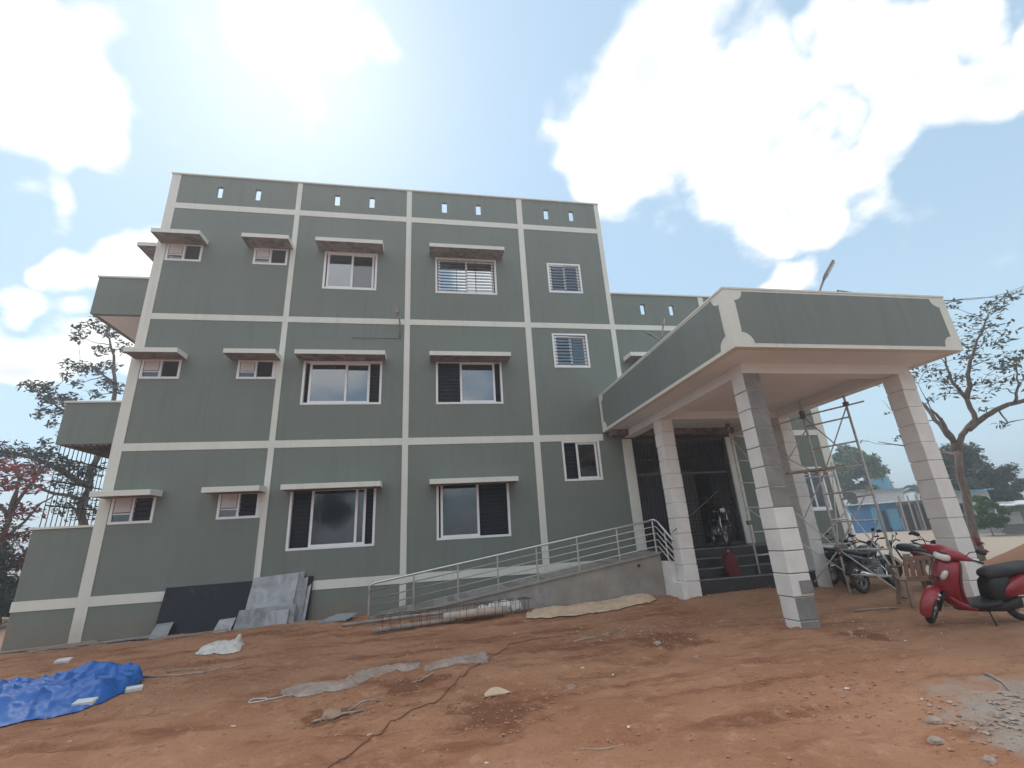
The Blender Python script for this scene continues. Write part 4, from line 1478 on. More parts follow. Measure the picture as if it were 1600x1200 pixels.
    g.loft([ring(-0.22, 0.42, 0.10, 0.05, 16, 2.8), ring(-0.32, 0.44, 0.18, 0.095, 16, 2.8), ring(-0.50, 0.50, 0.215, 0.155, 16, 2.8), ring(-0.72, 0.56, 0.205, 0.155, 16, 2.8),
            ring(-0.90, 0.62, 0.15, 0.115, 16, 2.8), ring(-1.02, 0.67, 0.09, 0.07, 16, 2.8), ring(-1.06, 0.69, 0.04, 0.03, 16, 2.8)])
    subsurf(g.build('rear_body', REDP, root, smooth=True))
    g = MB()
    g.loft([ring(-0.985, 0.70, 0.09, 0.03, 12), ring(-1.06, 0.70, 0.07, 0.03, 12), ring(-1.085, 0.70, 0.03, 0.012, 12)])
    g.build('tail_lamp', REDD, root, smooth=True)
    # seat
    g = MB()
    g.loft([ring(-0.13, 0.655, 0.06, 0.03, 16, 2.8), ring(-0.17, 0.665, 0.115, 0.065, 16, 2.8), ring(-0.30, 0.685, 0.145, 0.075, 16, 2.8), ring(-0.48, 0.705, 0.155, 0.07, 16, 2.8),
            ring(-0.66, 0.735, 0.15, 0.07, 16, 2.8), ring(-0.84, 0.765, 0.12, 0.06, 16, 2.8), ring(-0.92, 0.77, 0.06, 0.035, 16, 2.8)])
    subsurf(g.build('seat', SEATM, root, smooth=True))
    g = MB()
    g.tube([(-0.80, 0.15, 0.72), (-0.95, 0.13, 0.80), (-1.05, 0.07, 0.83), (-1.07, 0, 0.835), (-1.05, -0.07, 0.83), (-0.95, -0.13, 0.80), (-0.80, -0.15, 0.72)], 0.013, 8)
    g.build('grab_rail', ALU, root, smooth=True)
    g = MB()
    g.tube([(-0.25, -0.13, 0.22), (-0.45, -0.15, 0.24), (-0.80, -0.16, 0.32)], [0.025, 0.05, 0.055], 12)
    g.build('exhaust', BLACKP, root, smooth=True)
    g = MB()
    g.tube([(-0.42, 0.19, 0.395), (-0.66, 0.205, 0.415)], 0.007, 6)
    g.build('side_trim', CHROME, root, smooth=True)
    g = MB()
    g.tube([(-0.05, 0.10, 0.22), (-0.02, 0.22, 0.02)], 0.012, 6)
    g.build('side_stand', BLACKP, root, smooth=True)
    axv = Vector((-0.42, 0, 0.9)).normalized()
    piv = Vector((0.56, 0, 0.40))
    S = Matrix.Translation(piv) @ Matrix.Rotation(R(38), 4, axv) @ Matrix.Translation(-piv)
    for o in root.children:
        if o.name.split('.')[0] in ('front_wheel', 'front_mudguard', 'sticker', 'fork', 'handlebar_cowl', 'headlamp', 'badge', 'grip', 'brake_lever', 'mirror'):
            o.matrix_basis = S @ o.matrix_basis
    return root

hd = Vector((-0.97, 0.24, 0))
fw = Vector((7.20, -6.00, 0))
c = fw - hd * 0.62
scooter('dark red scooter with black seat parked at the right edge', (c.x, c.y, gz(c.x, c.y) + 0.005), hd, R(-9))

def motorcycle(label, loc, heading, lean, paint, steer=0.0):
    root = empty('motorcycle', loc)
    tag(root, label, 'motorcycle')
    h = Vector(heading).normalized()
    root.rotation_euler = (Matrix.Rotation(math.atan2(h.y, h.x), 4, 'Z') @ Matrix.Rotation(lean, 4, 'X')).to_euler()
    root['group'] = 'motorcycles parked at the entrance'
    wheel(root, (0.64, 0, 0.30), 0.30, 0.085, ALU, 6, 'front_wheel', steer=steer, hub=0.07)
    wheel(root, (-0.62, 0, 0.30), 0.30, 0.10, ALU, 6, 'rear_wheel', hub=0.09)
    for nm, cx, r0, a0, a1 in (('front_mudguard', 0.64, 0.33, 25, 160), ('rear_mudguard', -0.62, 0.335, 35, 165)):
        g = MB()
        rings = []
        for k in range(9):
            t = R(a0 + (a1 - a0) * k / 8)
            cc = Vector((cx + r0 * math.cos(t), 0, 0.30 + r0 * math.sin(t)))
            nr = Vector((math.cos(t), 0, math.sin(t)))
            rings.append([cc + nr * (0.014 * math.sin(2 * math.pi * j / 10)) + Vector((0, 0.065 * math.cos(2 * math.pi * j / 10), 0)) for j in range(10)])
        g.loft(rings)
        g.build(nm, paint if 'front' in nm else BLACKP, root, smooth=True)
    g = MB()
    for s in (-1, 1):
        g.tube([(0.64, s * 0.085, 0.30), (0.40, s * 0.085, 0.90)], 0.020, 8)
    g.build('fork', CHROME, root, smooth=True)
    g = MB()
    g.tube([(0.40, 0, 0.86), (0.30, 0, 0.55), (0.20, 0, 0.32), (-0.20, 0, 0.30), (-0.30, 0, 0.55), (0.35, 0, 0.80)], 0.02, 8)
    for s in (-1, 1):
        g.tube([(-0.30, s * 0.10, 0.56), (-0.75, s * 0.10, 0.70)], 0.014, 8)
        g.tube([(-0.20, s * 0.11, 0.34), (-0.62, s * 0.11, 0.30)], 0.018, 8)
        g.tube([(-0.60, s * 0.12, 0.33), (-0.46, s * 0.11, 0.64)], 0.028, 8)
    g.build('frame', BLACKP, root, smooth=True)
    g = MB()
    g.loft([ring(0.36, 0.80, 0.05, 0.05, 14, 2.6), ring(0.28, 0.80, 0.12, 0.10, 14, 2.6), ring(0.12, 0.79, 0.135, 0.115, 14, 2.6), ring(-0.05, 0.75, 0.10, 0.085, 14, 2.6), ring(-0.12, 0.73, 0.06, 0.05, 14, 2.6)])
    subsurf(g.build('fuel_tank', paint, root, smooth=True))
    g = MB()
    g.loft([ring(-0.05, 0.755, 0.07, 0.025, 14, 3), ring(-0.12, 0.76, 0.11, 0.045, 14, 3), ring(-0.35, 0.765, 0.125, 0.05, 14, 3), ring(-0.55, 0.79, 0.115, 0.05, 14, 3), ring(-0.78, 0.83, 0.09, 0.04, 14, 3), ring(-0.85, 0.84, 0.05, 0.02, 14, 3)])
    subsurf(g.build('seat', SEATM, root, smooth=True))
    g = MB()
    g.loft([ring(-0.20, 0.62, 0.10, 0.08, 12, 3), ring(-0.42, 0.66, 0.125, 0.075, 12, 3), ring(-0.70, 0.73, 0.10, 0.06, 12, 3), ring(-0.92, 0.79, 0.05, 0.03, 12, 3)])
    g.build('tail_body', paint, root, smooth=True)
    g = MB()
    g.loft([ring(-0.90, 0.79, 0.05, 0.03, 10), ring(-0.945, 0.79, 0.04, 0.022, 10)])
    g.build('tail_lamp', REDD, root, smooth=True)
    g = MB()
    g.box(0.02, 0.20, -0.10, 0.10, 0.28, 0.46)
    g.box(-0.16, 0.02, -0.12, 0.12, 0.26, 0.42)
    for k in range(6):
        g.box(0.10 + 0.01, 0.27, -0.075, 0.075, 0.47 + k * 0.03, 0.485 + k * 0.03)
    g.tube([(-0.07, -0.15, 0.34), (-0.07, 0.15, 0.34)], 0.075, 14)
    g.build('engine', ALU, root, bevel=0.008)
    g = MB()
    g.tube([(0.24, -0.06, 0.50), (0.30, -0.10, 0.35), (0.15, -0.14, 0.24), (-0.25, -0.16, 0.27), (-0.35, -0.17, 0.29), (-0.80, -0.18, 0.40)], [0.018, 0.018, 0.020, 0.024, 0.045, 0.048], 12)
    g.build('exhaust', CHROME, root, smooth=True)
    g = MB()
    g.tube([(0.30, -0.36, 1.02), (0.34, -0.20, 1.03), (0.38, -0.07, 0.95), (0.38, 0.07, 0.95), (0.34, 0.20, 1.03), (0.30, 0.36, 1.02)], 0.012, 8)
    g.build('handlebar', BLACKP, root, smooth=True)
    for s in (-1, 1):
        g = MB()
        g.tube([(0.315, s * 0.26, 1.025), (0.29, s * 0.38, 1.02)], 0.018, 8)
        g.build('grip', BLACKP, root, smooth=True)
        g = MB()
        g.tube([(0.33, s * 0.20, 1.03), (0.32, s * 0.24, 1.13), (0.30, s * 0.29, 1.17)], 0.006, 6)
        mi = g.build('mirror', BLACKP, root, smooth=True)
        g = MB()
        g.loft([[Vector((0.30 + dx, s * 0.31 + p.y, 1.18 + p.z)) for p in ring(0, 0, hw, hh, 12, 2.6)] for dx, hw, hh in ((-0.01, 0.05, 0.03), (0.012, 0.05, 0.03), (0.02, 0.02, 0.012))])
        g.build('mirror_head', BLACKP, mi, smooth=True)
        g = MB()
        g.tube([(0.40, s * 0.10, 0.84), (0.40, s * 0.17, 0.84)], 0.010, 6)
        g.tube([(0.39, s * 0.18, 0.84), (0.43, s * 0.18, 0.84)], [0.03, 0.022], 10)
        g.build('indicator', AMBER, root, smooth=True)
    g = MB()
    g.loft([ring(0.40, 0.88, 0.08, 0.09, 14, 2.8), ring(0.46, 0.885, 0.09, 0.10, 14, 2.8), ring(0.52, 0.87, 0.075, 0.08, 14, 2.8)])
    hl = g.build('headlamp_cowl', paint, root, smooth=True)
    g = MB()
    g.loft([ring(0.515, 0.865, 0.07, 0.065, 14, 2.8), ring(0.535, 0.865, 0.05, 0.045, 14, 2.8)])
    g.build('headlamp', LENS, hl, smooth=True)
    g = MB()
    g.tube([(-0.10, 0.12, 0.26), (-0.02, 0.24, 0.02)], 0.011, 6)
    g.build('side_stand', BLACKP, root, smooth=True)
    return root

def bike(label, rear, heading, lean, paint, z=None):
    h = Vector((heading[0], heading[1], 0)).normalized()
    c = Vector((rear[0], rear[1], 0)) + h * 0.62
    return motorcycle(label, (c.x, c.y, (gz(c.x, c.y) if z is None else z) + 0.005), h, lean, paint)
bike('navy motorcycle parked behind the scaffold, rear wheel towards the camera', (8.95, -3.15), (0.96, 0.28), R(-8), NAVYP)
bike('black motorcycle parked farthest back beside the wall', (9.45, -1.85), (0.97, 0.24), R(-8), BLACKG)
bike('black motorcycle behind the far right pillar, its handlebars turned left', (12.3, -2.4), (-0.75, 0.66), R(-8), BLACKG)
bike('black motorcycle squeezed between the navy one and the wall one', (9.35, -2.5), (0.99, 0.12), R(-9), BLACKG)
bike('dark red motorcycle tail showing right of the plastic chair', (10.3, -3.55), (0.93, 0.36), R(-8), REDD)
bike('black motorcycle standing on the landing in front of the gate', (7.55, -0.25), (-0.35, -1.0), R(-4), BLACKG, z=1.075)

# ------------------------------------------------------------------ gas cylinder, chair
cy = empty('gas_cylinder', (6.72, -1.98, 0.466))
cy.location = (6.72, -2.03, 0.466)
tag(cy, 'dark red gas cylinder standing on the lowest step', 'cylinder')
prof = [(0.0, 0.035), (0.135, 0.035), (0.15, 0.06), (0.155, 0.10), (0.155, 0.36), (0.148, 0.42), (0.115, 0.475), (0.06, 0.505), (0.0, 0.51)]
g = MB()
rings = [[Vector((max(r, 0.001) * math.cos(2 * math.pi * k / 24), max(r, 0.001) * math.sin(2 * math.pi * k / 24), z)) for k in range(24)] for r, z in prof]
g.loft(rings)
g.build('body', CYL, cy, auto=40)
g = MB()
g.torus((0, 0, 0.02), (0, 0, 1), 0.125, 0.02, 24, 8)
g.build('foot_ring', CYL, cy, smooth=True)
for zz in (0.16, 0.26, 0.36):
    g = MB()
    g.torus((0, 0, zz), (0, 0, 1), 0.154, 0.008, 24, 6)
    g.build('band', REDD, cy, smooth=True)
g = MB()
for k in range(3):
    t = 2 * math.pi * k / 3
    g.tube([(0.09 * math.cos(t), 0.09 * math.sin(t), 0.48), (0.10 * math.cos(t), 0.10 * math.sin(t), 0.60)], 0.010, 6)
g.torus((0, 0, 0.60), (0, 0, 1), 0.10, 0.012, 20, 6)
g.build('guard', CYL, cy, smooth=True)
g = MB()
g.tube([(0, 0, 0.5), (0, 0, 0.565)], 0.025, 10)
g.build('valve', LENS, cy, smooth=True)

ch = empty('plastic_chair', (9.05, -4.35, 0))
ch.location = (8.62, -4.62, gz(8.62, -4.62) + 0.005)
ch.rotation_euler = (0, 0, R(155))
tag(ch, 'brown plastic chair between the red scooter and the motorcycles', 'chair')
g = MB()
rings = []
for (y, dz) in ((-0.21, 0.012), (-0.19, 0.0), (0.0, -0.012), (0.2, 0.0)):
    hw = 0.225 - 0.02 * (y + 0.21)
    top = [Vector((x * hw, y, 0.43 + dz + 0.012 * x * x)) for x in np.linspace(-1, 1, 9)]
    bot = [Vector((x * hw, y, 0.41 + dz + 0.012 * x * x)) for x in np.linspace(1, -1, 9)]
    rings.append(top + bot)
g.loft(rings)
g.build('seat', CHAIRP, ch, fix=True)
bk = MB()
for z0, z1 in ((0.44, 0.50), (0.76, 0.84)):
    bk.hexa([(-0.21, 0.19 + (z0 - 0.43) * 0.25, z0), (0.21, 0.19 + (z0 - 0.43) * 0.25, z0), (0.21, 0.215 + (z0 - 0.43) * 0.25, z0), (-0.21, 0.215 + (z0 - 0.43) * 0.25, z0),
             (-0.21, 0.19 + (z1 - 0.43) * 0.25, z1), (0.21, 0.19 + (z1 - 0.43) * 0.25, z1), (0.21, 0.215 + (z1 - 0.43) * 0.25, z1), (-0.21, 0.215 + (z1 - 0.43) * 0.25, z1)])
b_ = bk.build('backrest', CHAIRP, ch, bevel=0.01)
for k in range(5):
    x = -0.19 + k * 0.095
    g = MB()
    w2 = 0.032
    g.hexa([(x - w2, 0.193 + 0.0175, 0.499), (x + w2, 0.193 + 0.0175, 0.499), (x + w2, 0.2095 + 0.0175, 0.499), (x - w2, 0.2095 + 0.0175, 0.499),
            (x - w2, 0.193 + 0.0825, 0.761), (x + w2, 0.193 + 0.0825, 0.761), (x + w2, 0.2095 + 0.0825, 0.761), (x - w2, 0.2095 + 0.0825, 0.761)])
    g.build('slat', CHAIRP, b_)
for sx in (-1, 1):
    for sy in (-1, 1):
        g = MB()
        a = Vector((sx * 0.20, sy * 0.18, 0.42)); b = Vector((sx * 0.25, sy * 0.25, 0.0))
        n = Vector((0.032, 0, 0)); m_ = Vector((0, 0.028, 0))
        g.hexa([b - n - m_, b + n - m_, b + n + m_, b - n + m_, a - n - m_, a + n - m_, a + n + m_, a - n + m_])
        g.build('leg', CHAIRP, ch, bevel=0.008)
    g = MB()
    g.tube([(sx * 0.235, -0.18, 0.42), (sx * 0.25, -0.20, 0.60), (sx * 0.25, -0.16, 0.645), (sx * 0.25, 0.10, 0.655), (sx * 0.225, 0.25, 0.70)], 0.022, 8)
    g.build('armrest', CHAIRP, ch, smooth=True)

# ------------------------------------------------------------------ stone slabs leaning on the wall
def lean_slab(name, label, xb0, xb1, yb, xt0, xt1, zt, th, mt, cat='slab', wall=-0.02, zb=None, group='stone slabs leaning on the front wall'):
    z0 = (gz((xb0 + xb1) / 2, yb) + 0.002) if zb is None else zb
    g = MB()
    a = [(xb0, yb, z0), (xb1, yb, z0), (xb1, yb + th, z0), (xb0, yb + th, z0), (xt0, wall - th, zt[0]), (xt1, wall - th, zt[1]), (xt1, wall, zt[1]), (xt0, wall, zt[0])]
    g.hexa(a)
    o = g.build(name, mt, bevel=0.003)
    tag(o, label, cat, group)
    return o
lean_slab('granite_slab', 'large black granite slab leaning on the wall', -5.86, -4.05, -0.30, -5.86, -4.08, (0.97, 0.99), 0.022, GRANITE, zb=0.03)
lean_slab('granite_slab', 'narrow black granite slab standing behind the grey ones', -3.25, -2.80, -0.16, -3.2, -2.77, (1.00, 1.01), 0.02, GRANITE, zb=0.05, wall=-0.018)
lean_slab('marble_slab', 'pale grey marble slab, largest of the grey ones, beside the black slab', -4.13, -3.14, -0.36, -4.06, -3.08, (1.05, 1.11), 0.02, MARBLE, wall=-0.06, zb=0.05)
lean_slab('marble_slab', 'grey marble slab just peeping out behind the largest grey slab', -3.7, -3.03, -0.30, -3.6, -2.96, (1.05, 1.13), 0.018, MARBLE2, wall=-0.038, zb=0.05)
lean_slab('marble_slab', 'low wide grey marble strip across the foot of the grey slabs', -4.24, -3.04, -0.46, -4.18, -3.02, (0.42, 0.47), 0.02, MARBLE2, wall=-0.36, zb=0.05)
lean_slab('marble_slab', 'small grey marble piece leaning at the front of the grey stack', -3.62, -3.15, -0.53, -3.59, -3.14, (0.36, 0.385), 0.018, MARBLE, wall=-0.44, zb=0.05)
lean_slab('marble_slab', 'tall thin grey marble strip at the right of the stack', -3.02, -2.90, -0.30, -3.00, -2.87, (0.97, 1.0), 0.022, MARBLE2, wall=-0.065, zb=0.06)
lean_slab('marble_slab', 'shorter thin grey marble strip, rightmost of the stack', -2.90, -2.84, -0.28, -2.88, -2.79, (0.78, 0.84), 0.02, MARBLE, wall=-0.07, zb=0.06)
lean_slab('stone_offcut', 'small grey stone offcut at the left foot of the black slab', -5.84, -5.50, -0.48, -5.78, -5.46, (0.28, 0.30), 0.018, MARBLE2, wall=-0.34, zb=0.02)
lean_slab('stone_offcut', 'small pale stone offcut at the right foot of the black slab', -4.62, -4.28, -0.52, -4.55, -4.22, (0.27, 0.29), 0.018, MARBLE, wall=-0.38, zb=0.03)
for (n_, a, b, c, d, zz, lab) in (('stone_sheet', (-2.40, -1.15), (-2.25, -0.55), (-1.72, -0.60), (-1.82, -1.12), 0.0, 'grey stone sheet lying on the soil beside the ramp foot'),
                                  ('stone_sheet', (-2.28, -1.05), (-2.12, -0.50), (-1.66, -0.52), (-1.76, -1.02), 0.026, 'pale stone sheet lying on top of the grey one by the ramp foot')):
    g = MB()
    zz += 0.115
    g.hexa([(*a, zz), (*d, zz + 0.01), (*c, zz + 0.045), (*b, zz + 0.04), (*a, zz + 0.02), (*d, zz + 0.03), (*c, zz + 0.065), (*b, zz + 0.06)])
    tag(g.build(n_, MARBLE2 if zz < 0.13 else MARBLE, fix=True), lab, 'slab')
for i, (x0, x1, y, w, lab, mt) in enumerate(((-8.6, -6.9, -0.35, 0.12, 'long pale plank lying at the far left foot of the wall', PALER), (-7.9, -6.3, -0.62, 0.07, 'thin grey batten lying along the wall at the far left', PVCG),
                                             (-6.6, -5.6, -0.55, 0.16, 'grey board edge lying near the black slab', MARBLE2), (-5.35, -4.2, -0.95, 0.04, 'thin stick lying in front of the black slab', WOOD))):
    g = MB()
    z0, z1 = gz(x0, y) + 0.02, gz(x1, y) + 0.03
    g.hexa([(x0, y, z0), (x1, y + 0.1, z1), (x1, y + 0.1 + w, z1), (x0, y + w, z0), (x0, y, z0 + 0.025), (x1, y + 0.1, z1 + 0.025), (x1, y + 0.1 + w, z1 + 0.025), (x0, y + w, z0 + 0.025)])
    tag(g.build('plank', mt), lab, 'plank')

# ------------------------------------------------------------------ sheets, sacks, pipes
def catmull(pts, n):
    P = [Vector(p) for p in pts]
    P = [P[0] * 2 - P[1]] + P + [P[-1] * 2 - P[-2]]
    out = []
    m_ = len(P) - 3
    for i in range(n):
        t = i / (n - 1) * m_
        k = min(int(t), m_ - 1)
        f = t - k
        a, b, c, d = P[k:k + 4]
        out.append(0.5 * ((2 * b) + (c - a) * f + (2 * a - 5 * b + 4 * c - d) * f * f + (3 * b - a - 3 * c + d) * f ** 3))
    return out

def sheet(name, top, bot, n, m_, hfun, mt, label, cat, solid=0.0):
    A = catmull([(x, y, 0) for x, y in top], n)
    B = catmull([(x, y, 0) for x, y in bot], n)
    vs = []
    for j in range(m_):
        t = j / (m_ - 1)
        for i in range(n):
            p = A[i].lerp(B[i], t)
            s = i / (n - 1)
            jx = 0.03 * mn.noise((s * 9, t * 9, 3.3)); jy = 0.03 * mn.noise((s * 9, t * 9, 8.8))
            x, y = p.x + jx, p.y + jy
            z = gz(x, y) + gdetail(x, y) + hfun(s, t, x, y)
            vs.append((x, y, z))
    fs = [(j * n + i, (j + 1) * n + i, (j + 1) * n + i + 1, j * n + i + 1) for j in range(m_ - 1) for i in range(n - 1)]
    g = MB()
    g.add(vs, fs)
    o = g.build(name, mt, smooth=True)
    if solid:
        s_ = o.modifiers.new('solid', 'SOLIDIFY')
        s_.thickness = solid
    tag(o, label, cat)
    return o

def ridged(x, y, z, k=3):
    a, s = 1.0, 0.0
    for _ in range(k):
        s += a * (1 - abs(mn.noise((x, y, z))) * 2.2)
        x, y, a = x * 2.1 + 4, y * 2.1 + 2, a * 0.5
    return s

def tarp_h(s, t, x, y):
    e = min(1.0, 6 * min(s + 0.15, 1 - s), 5 * min(t, 1 - t))
    e = max(0.0, e)
    r = ridged(x * 1.1 + y * 0.4, y * 1.7 - x * 0.3, 2.0)
    r2 = ridged(x * 2.6 - y * 1.1, y * 3.2 + x * 0.7, 6.0, 2) + 0.45 * ridged(x * 6.5 + y * 2.0, y * 3.0 - x * 1.5, 9.0, 1)
    return 0.012 + e * (0.02 + 0.065 * max(0, r) + 0.05 * max(0, r2)) + 0.07 * math.exp(-((s - 0.62) / 0.2) ** 2 - ((t - 0.3) / 0.25) ** 2)
sheet('tarpaulin', [(-6.6, -4.2), (-6.0, -3.9), (-5.45, -3.9), (-5.0, -3.7), (-4.6, -3.7), (-4.15, -4.05), (-3.98, -4.25)],
      [(-5.4, -6.35), (-4.9, -6.0), (-4.48, -5.85), (-4.15, -5.66), (-3.9, -5.5), (-3.82, -4.9), (-3.88, -4.5)], 120, 60, tarp_h, TARP, 'crumpled blue tarpaulin lying on the soil at the left', 'tarpaulin')
def film_h(s, t, x, y):
    e = max(0.0, min(1.0, 8 * min(s, 1 - s), 5 * min(t, 1 - t)))
    return 0.008 + e * 0.035 * max(0, ridged(x * 3.0, y * 4.0, 5.0))
sheet('plastic_film', [(-1.85, -5.55), (-1.5, -5.52), (-1.17, -5.58), (-1.0, -5.15), (-0.7, -4.97), (-0.3, -5.04), (-0.2, -5.08)],
      [(-1.76, -5.87), (-1.5, -6.0), (-1.2, -5.95), (-1.0, -5.86), (-0.67, -5.40), (-0.30, -5.32), (-0.2, -5.16)], 80, 18, film_h, FILM, 'long crumpled sheet of clear plastic film on the soil, the left piece', 'plastic film')
sheet('plastic_film', [(-0.16, -5.2), (0.0, -5.12), (0.16, -5.05), (0.48, -4.92), (0.62, -5.0), (0.70, -5.2)],
      [(-0.14, -5.54), (0.0, -5.42), (0.18, -5.38), (0.42, -5.36), (0.60, -5.46), (0.70, -5.32)], 60, 16, film_h, FILM, 'short piece of whitish plastic film on the soil, the right piece', 'plastic film')
def bag_h(s, t, x, y):
    e = math.sin(math.pi * s) * math.sin(math.pi * t)
    return 0.01 + 0.10 * e ** 0.7 * (0.5 + 0.5 * ridged(x * 3.2, y * 3.2, 7)) + 0.12 * math.exp(-((s - 0.8) / 0.08) ** 2 - ((t - 0.3) / 0.15) ** 2)
sheet('sack', [(-3.95, -2.35), (-3.75, -2.28), (-3.45, -2.35), (-3.3, -2.5)], [(-3.95, -2.9), (-3.75, -3.0), (-3.45, -3.05), (-3.22, -3.0)], 40, 30, bag_h, SACK, 'crumpled white sack lying in front of the stone slabs', 'sack')
def tan_h(s, t, x, y):
    e = max(0.0, min(1.0, 8 * min(s, 1 - s), 4 * min(t + 0.1, 1 - t)))
    return 0.02 + e * (0.07 * math.exp(-((s - 0.72) / 0.16) ** 2) + 0.035 * max(0, ridged(x * 1.2, y * 2.4, 3)))
sheet('woven_sheet', [(1.9, -2.0), (2.6, -1.62), (3.4, -1.56), (4.1, -1.55), (4.75, -1.55), (4.9, -1.6)], [(1.75, -2.6), (2.5, -2.75), (3.2, -2.65), (3.9, -2.45), (4.4, -2.3), (4.8, -2.0)], 90, 26, tan_h, STRAW, 'tan woven sheet spread on the soil along the ramp wall', 'sheet')

def lump(name, c, r, mt, label, cat, seed, flat=0.7, sub=2, group=None, kind=None, rough=0.35):
    import bmesh
    bm = bmesh.new()
    bmesh.ops.create_icosphere(bm, subdivisions=sub, radius=1.0)
    for v in bm.verts:
        k = 1 + rough * mn.noise(v.co * 1.3 + Vector((seed * 3.1, seed, 0))) + rough * 0.5 * mn.noise(v.co * 3.1 + Vector((seed, 0, seed)))
        v.co = Vector((v.co.x * r[0] * k, v.co.y * r[1] * k, v.co.z * r[2] * k * (flat if v.co.z < 0 else 1)))
    me_ = bpy.data.meshes.new(name)
    bm.to_mesh(me_)
    bm.free()
    me_.materials.append(mt)
    o = bpy.data.objects.new(name, me_)
    COL.objects.link(o)
    o.location = (c[0], c[1], gz(c[0], c[1]) + (c[2] if len(c) > 2 else r[2] * 0.22 + gdetail(c[0], c[1])))
    if label:
        tag(o, label, cat, group)
    return o

bagpos = [(0.66, -2.05, 0.20, 0.10), (0.95, -1.95, 0.20, 0.13), (1.22, -1.85, 0.19, 0.16), (1.48, -1.78, 0.17, 0.15), (1.72, -1.75, 0.12, 0.16)]
nm = ['leftmost', 'second from the left', 'middle', 'second from the right', 'rightmost']
for i, (x, y, r, h) in enumerate(bagpos):
    o = lump('plastic_bag', (x, y, h * 0.6), (r, r * 0.75, h), BAGW, 'white plastic bag, %s of the five behind the rebar cage' % nm[i], 'bag', i + 2.3, sub=3, group='white bags by the ramp', rough=0.6)
    for p in o.data.polygons:
        p.use_smooth = True

# pipes and the rebar cage at the foot of the ramp
g = MB()
g.tube([(-1.80, -1.72, 0.13), (-0.4, -1.85, 0.20), (0.9, -2.05, 0.24)], 0.032, 8)
tag(g.build('pipe', PVCG, smooth=True), 'grey plastic pipe lying at the ramp foot, the upper one', 'pipe')
g = MB()
g.tube([(-1.12, -2.55, 0.10), (0.0, -2.42, 0.13), (0.4, -2.37, 0.14)], 0.045, 10)
tag(g.build('pipe', PVCG, smooth=True), 'dusty grey pipe lying inside the left of the rebar cage', 'pipe')
g = MB()
g.tube([(0.18, -2.33, 0.19), (0.9, -2.22, 0.21), (1.45, -2.12, 0.20)], 0.075, 12)
tag(g.build('pipe', PVC, smooth=True), 'thick tan pipe lying inside the rebar cage', 'pipe')
cage = empty('rebar_cage', (-1.1, -2.6, 0.1))
C0 = Vector((-1.1, -2.6, 0.1))
tag(cage, 'long rusty rebar cage lying in front of the ramp', 'rebar cage')
a, b = Vector((-1.05, -2.60, 0.09)), Vector((1.95, -2.05, 0.14))
n_ = Vector((-(b - a).y, (b - a).x, 0)).normalized()
cor = [(-0.11, 0.0), (0.11, 0.0), (0.11, 0.24), (-0.11, 0.24)]
for (o_, z) in cor:
    g = MB()
    g.tube([a + n_ * o_ + Vector((0, 0, z)) - C0, (a + b) / 2 + n_ * o_ + Vector((0, 0, z + 0.015)) - C0, b + n_ * o_ + Vector((0, 0, z)) - C0], 0.008, 6)
    g.build('long_bar', REBAR, cage, smooth=True)
for k in range(17):
    p = a.lerp(b, (k + 0.5) / 17) + Vector((random.uniform(-0.03, 0.03), 0, 0))
    g = MB()
    q_ = [p + n_ * o_ * 1.08 + Vector((0, 0, z * 1.03 - 0.004)) - C0 for (o_, z) in cor]
    g.tube(q_ + [q_[0]], 0.005, 5)
    g.build('stirrup', REBAR, cage)

# cable and string on the ground
cp = [(-0.93, -8.3), (-0.86, -8.06), (-0.67, -7.66), (-0.40, -7.15), (-0.04, -6.71), (0.28, -5.96), (0.47, -5.57), (0.71, -5.25), (1.02, -4.72), (1.17, -4.40), (1.7, -4.30), (2.3, -4.20)]
pts = [Vector((p.x, p.y, gz(p.x, p.y) + gdetail(p.x, p.y) + 0.010)) for p in catmull([(x, y, 0) for x, y in cp], 90)]
g = MB()
g.tube(pts, 0.0055, 6)
tag(g.build('cable', CABLE, smooth=True), 'thin brown cable snaking across the soil to the bottom edge', 'cable')
pts = [Vector((-1.98 + 0.09 * math.cos(t) * (1 if t < 5 else 1.2) + 0.16 * max(0, t - 4.6), -5.95 + 0.07 * math.sin(t) + 0.1 * max(0, t - 4.6), 0)) for t in np.linspace(0, 6.0, 26)]
g = MB()
g.tube([Vector((p.x, p.y, gz(p.x, p.y) + gdetail(p.x, p.y) + 0.006)) for p in pts], 0.006, 5)
tag(g.build('string_loop', BAGW, smooth=True), 'small loop of white string left of the plastic film', 'string')

# rocks and debris that can be told apart
for i, (x, y, r, mt, lab) in enumerate([
        (1.40, -6.78, 0.062, ROCK, 'brown rock alone on open soil in the middle foreground'),
        (3.05, -5.50, 0.06, PALER, 'pale rubble lump left of the front pillar'),
        (3.2, -6.25, 0.035, PALER, 'small pale stone on bare soil in front of the front pillar'),
        (2.64, -5.95, 0.04, PALER, 'pale flat stone near the middle of the yard'),
        (3.42, -9.02, 0.055, PALER, 'rounded stone at the left edge of the grey patch, bottom right'),
        (3.70, -8.78, 0.06, PALER, 'pale boulder at the back of the grey patch, bottom right'),
        (4.20, -8.85, 0.055, PALER, 'pale stone at the far right of the grey patch'),
        (3.45, -9.32, 0.045, PALER, 'small stone low on the grey patch, bottom right'),
        (3.98, -8.92, 0.045, PALER, 'stone between the boulder and the far right stone'),
        (5.75, -5.95, 0.05, ROCK, 'brown clod just right of the front pillar foot'),
        (6.15, -5.75, 0.055, PALER, 'pale rubble lump between the front pillar and the scooter'),
        (-1.05, -6.78, 0.10, ROCK, 'brown clod with twigs below the plastic film')]):
    lump('rock', (x, y), (r, r * random.uniform(0.7, 0.95), r * random.uniform(0.55, 0.8)), mt, lab, 'rock', i * 1.7 + 0.4)

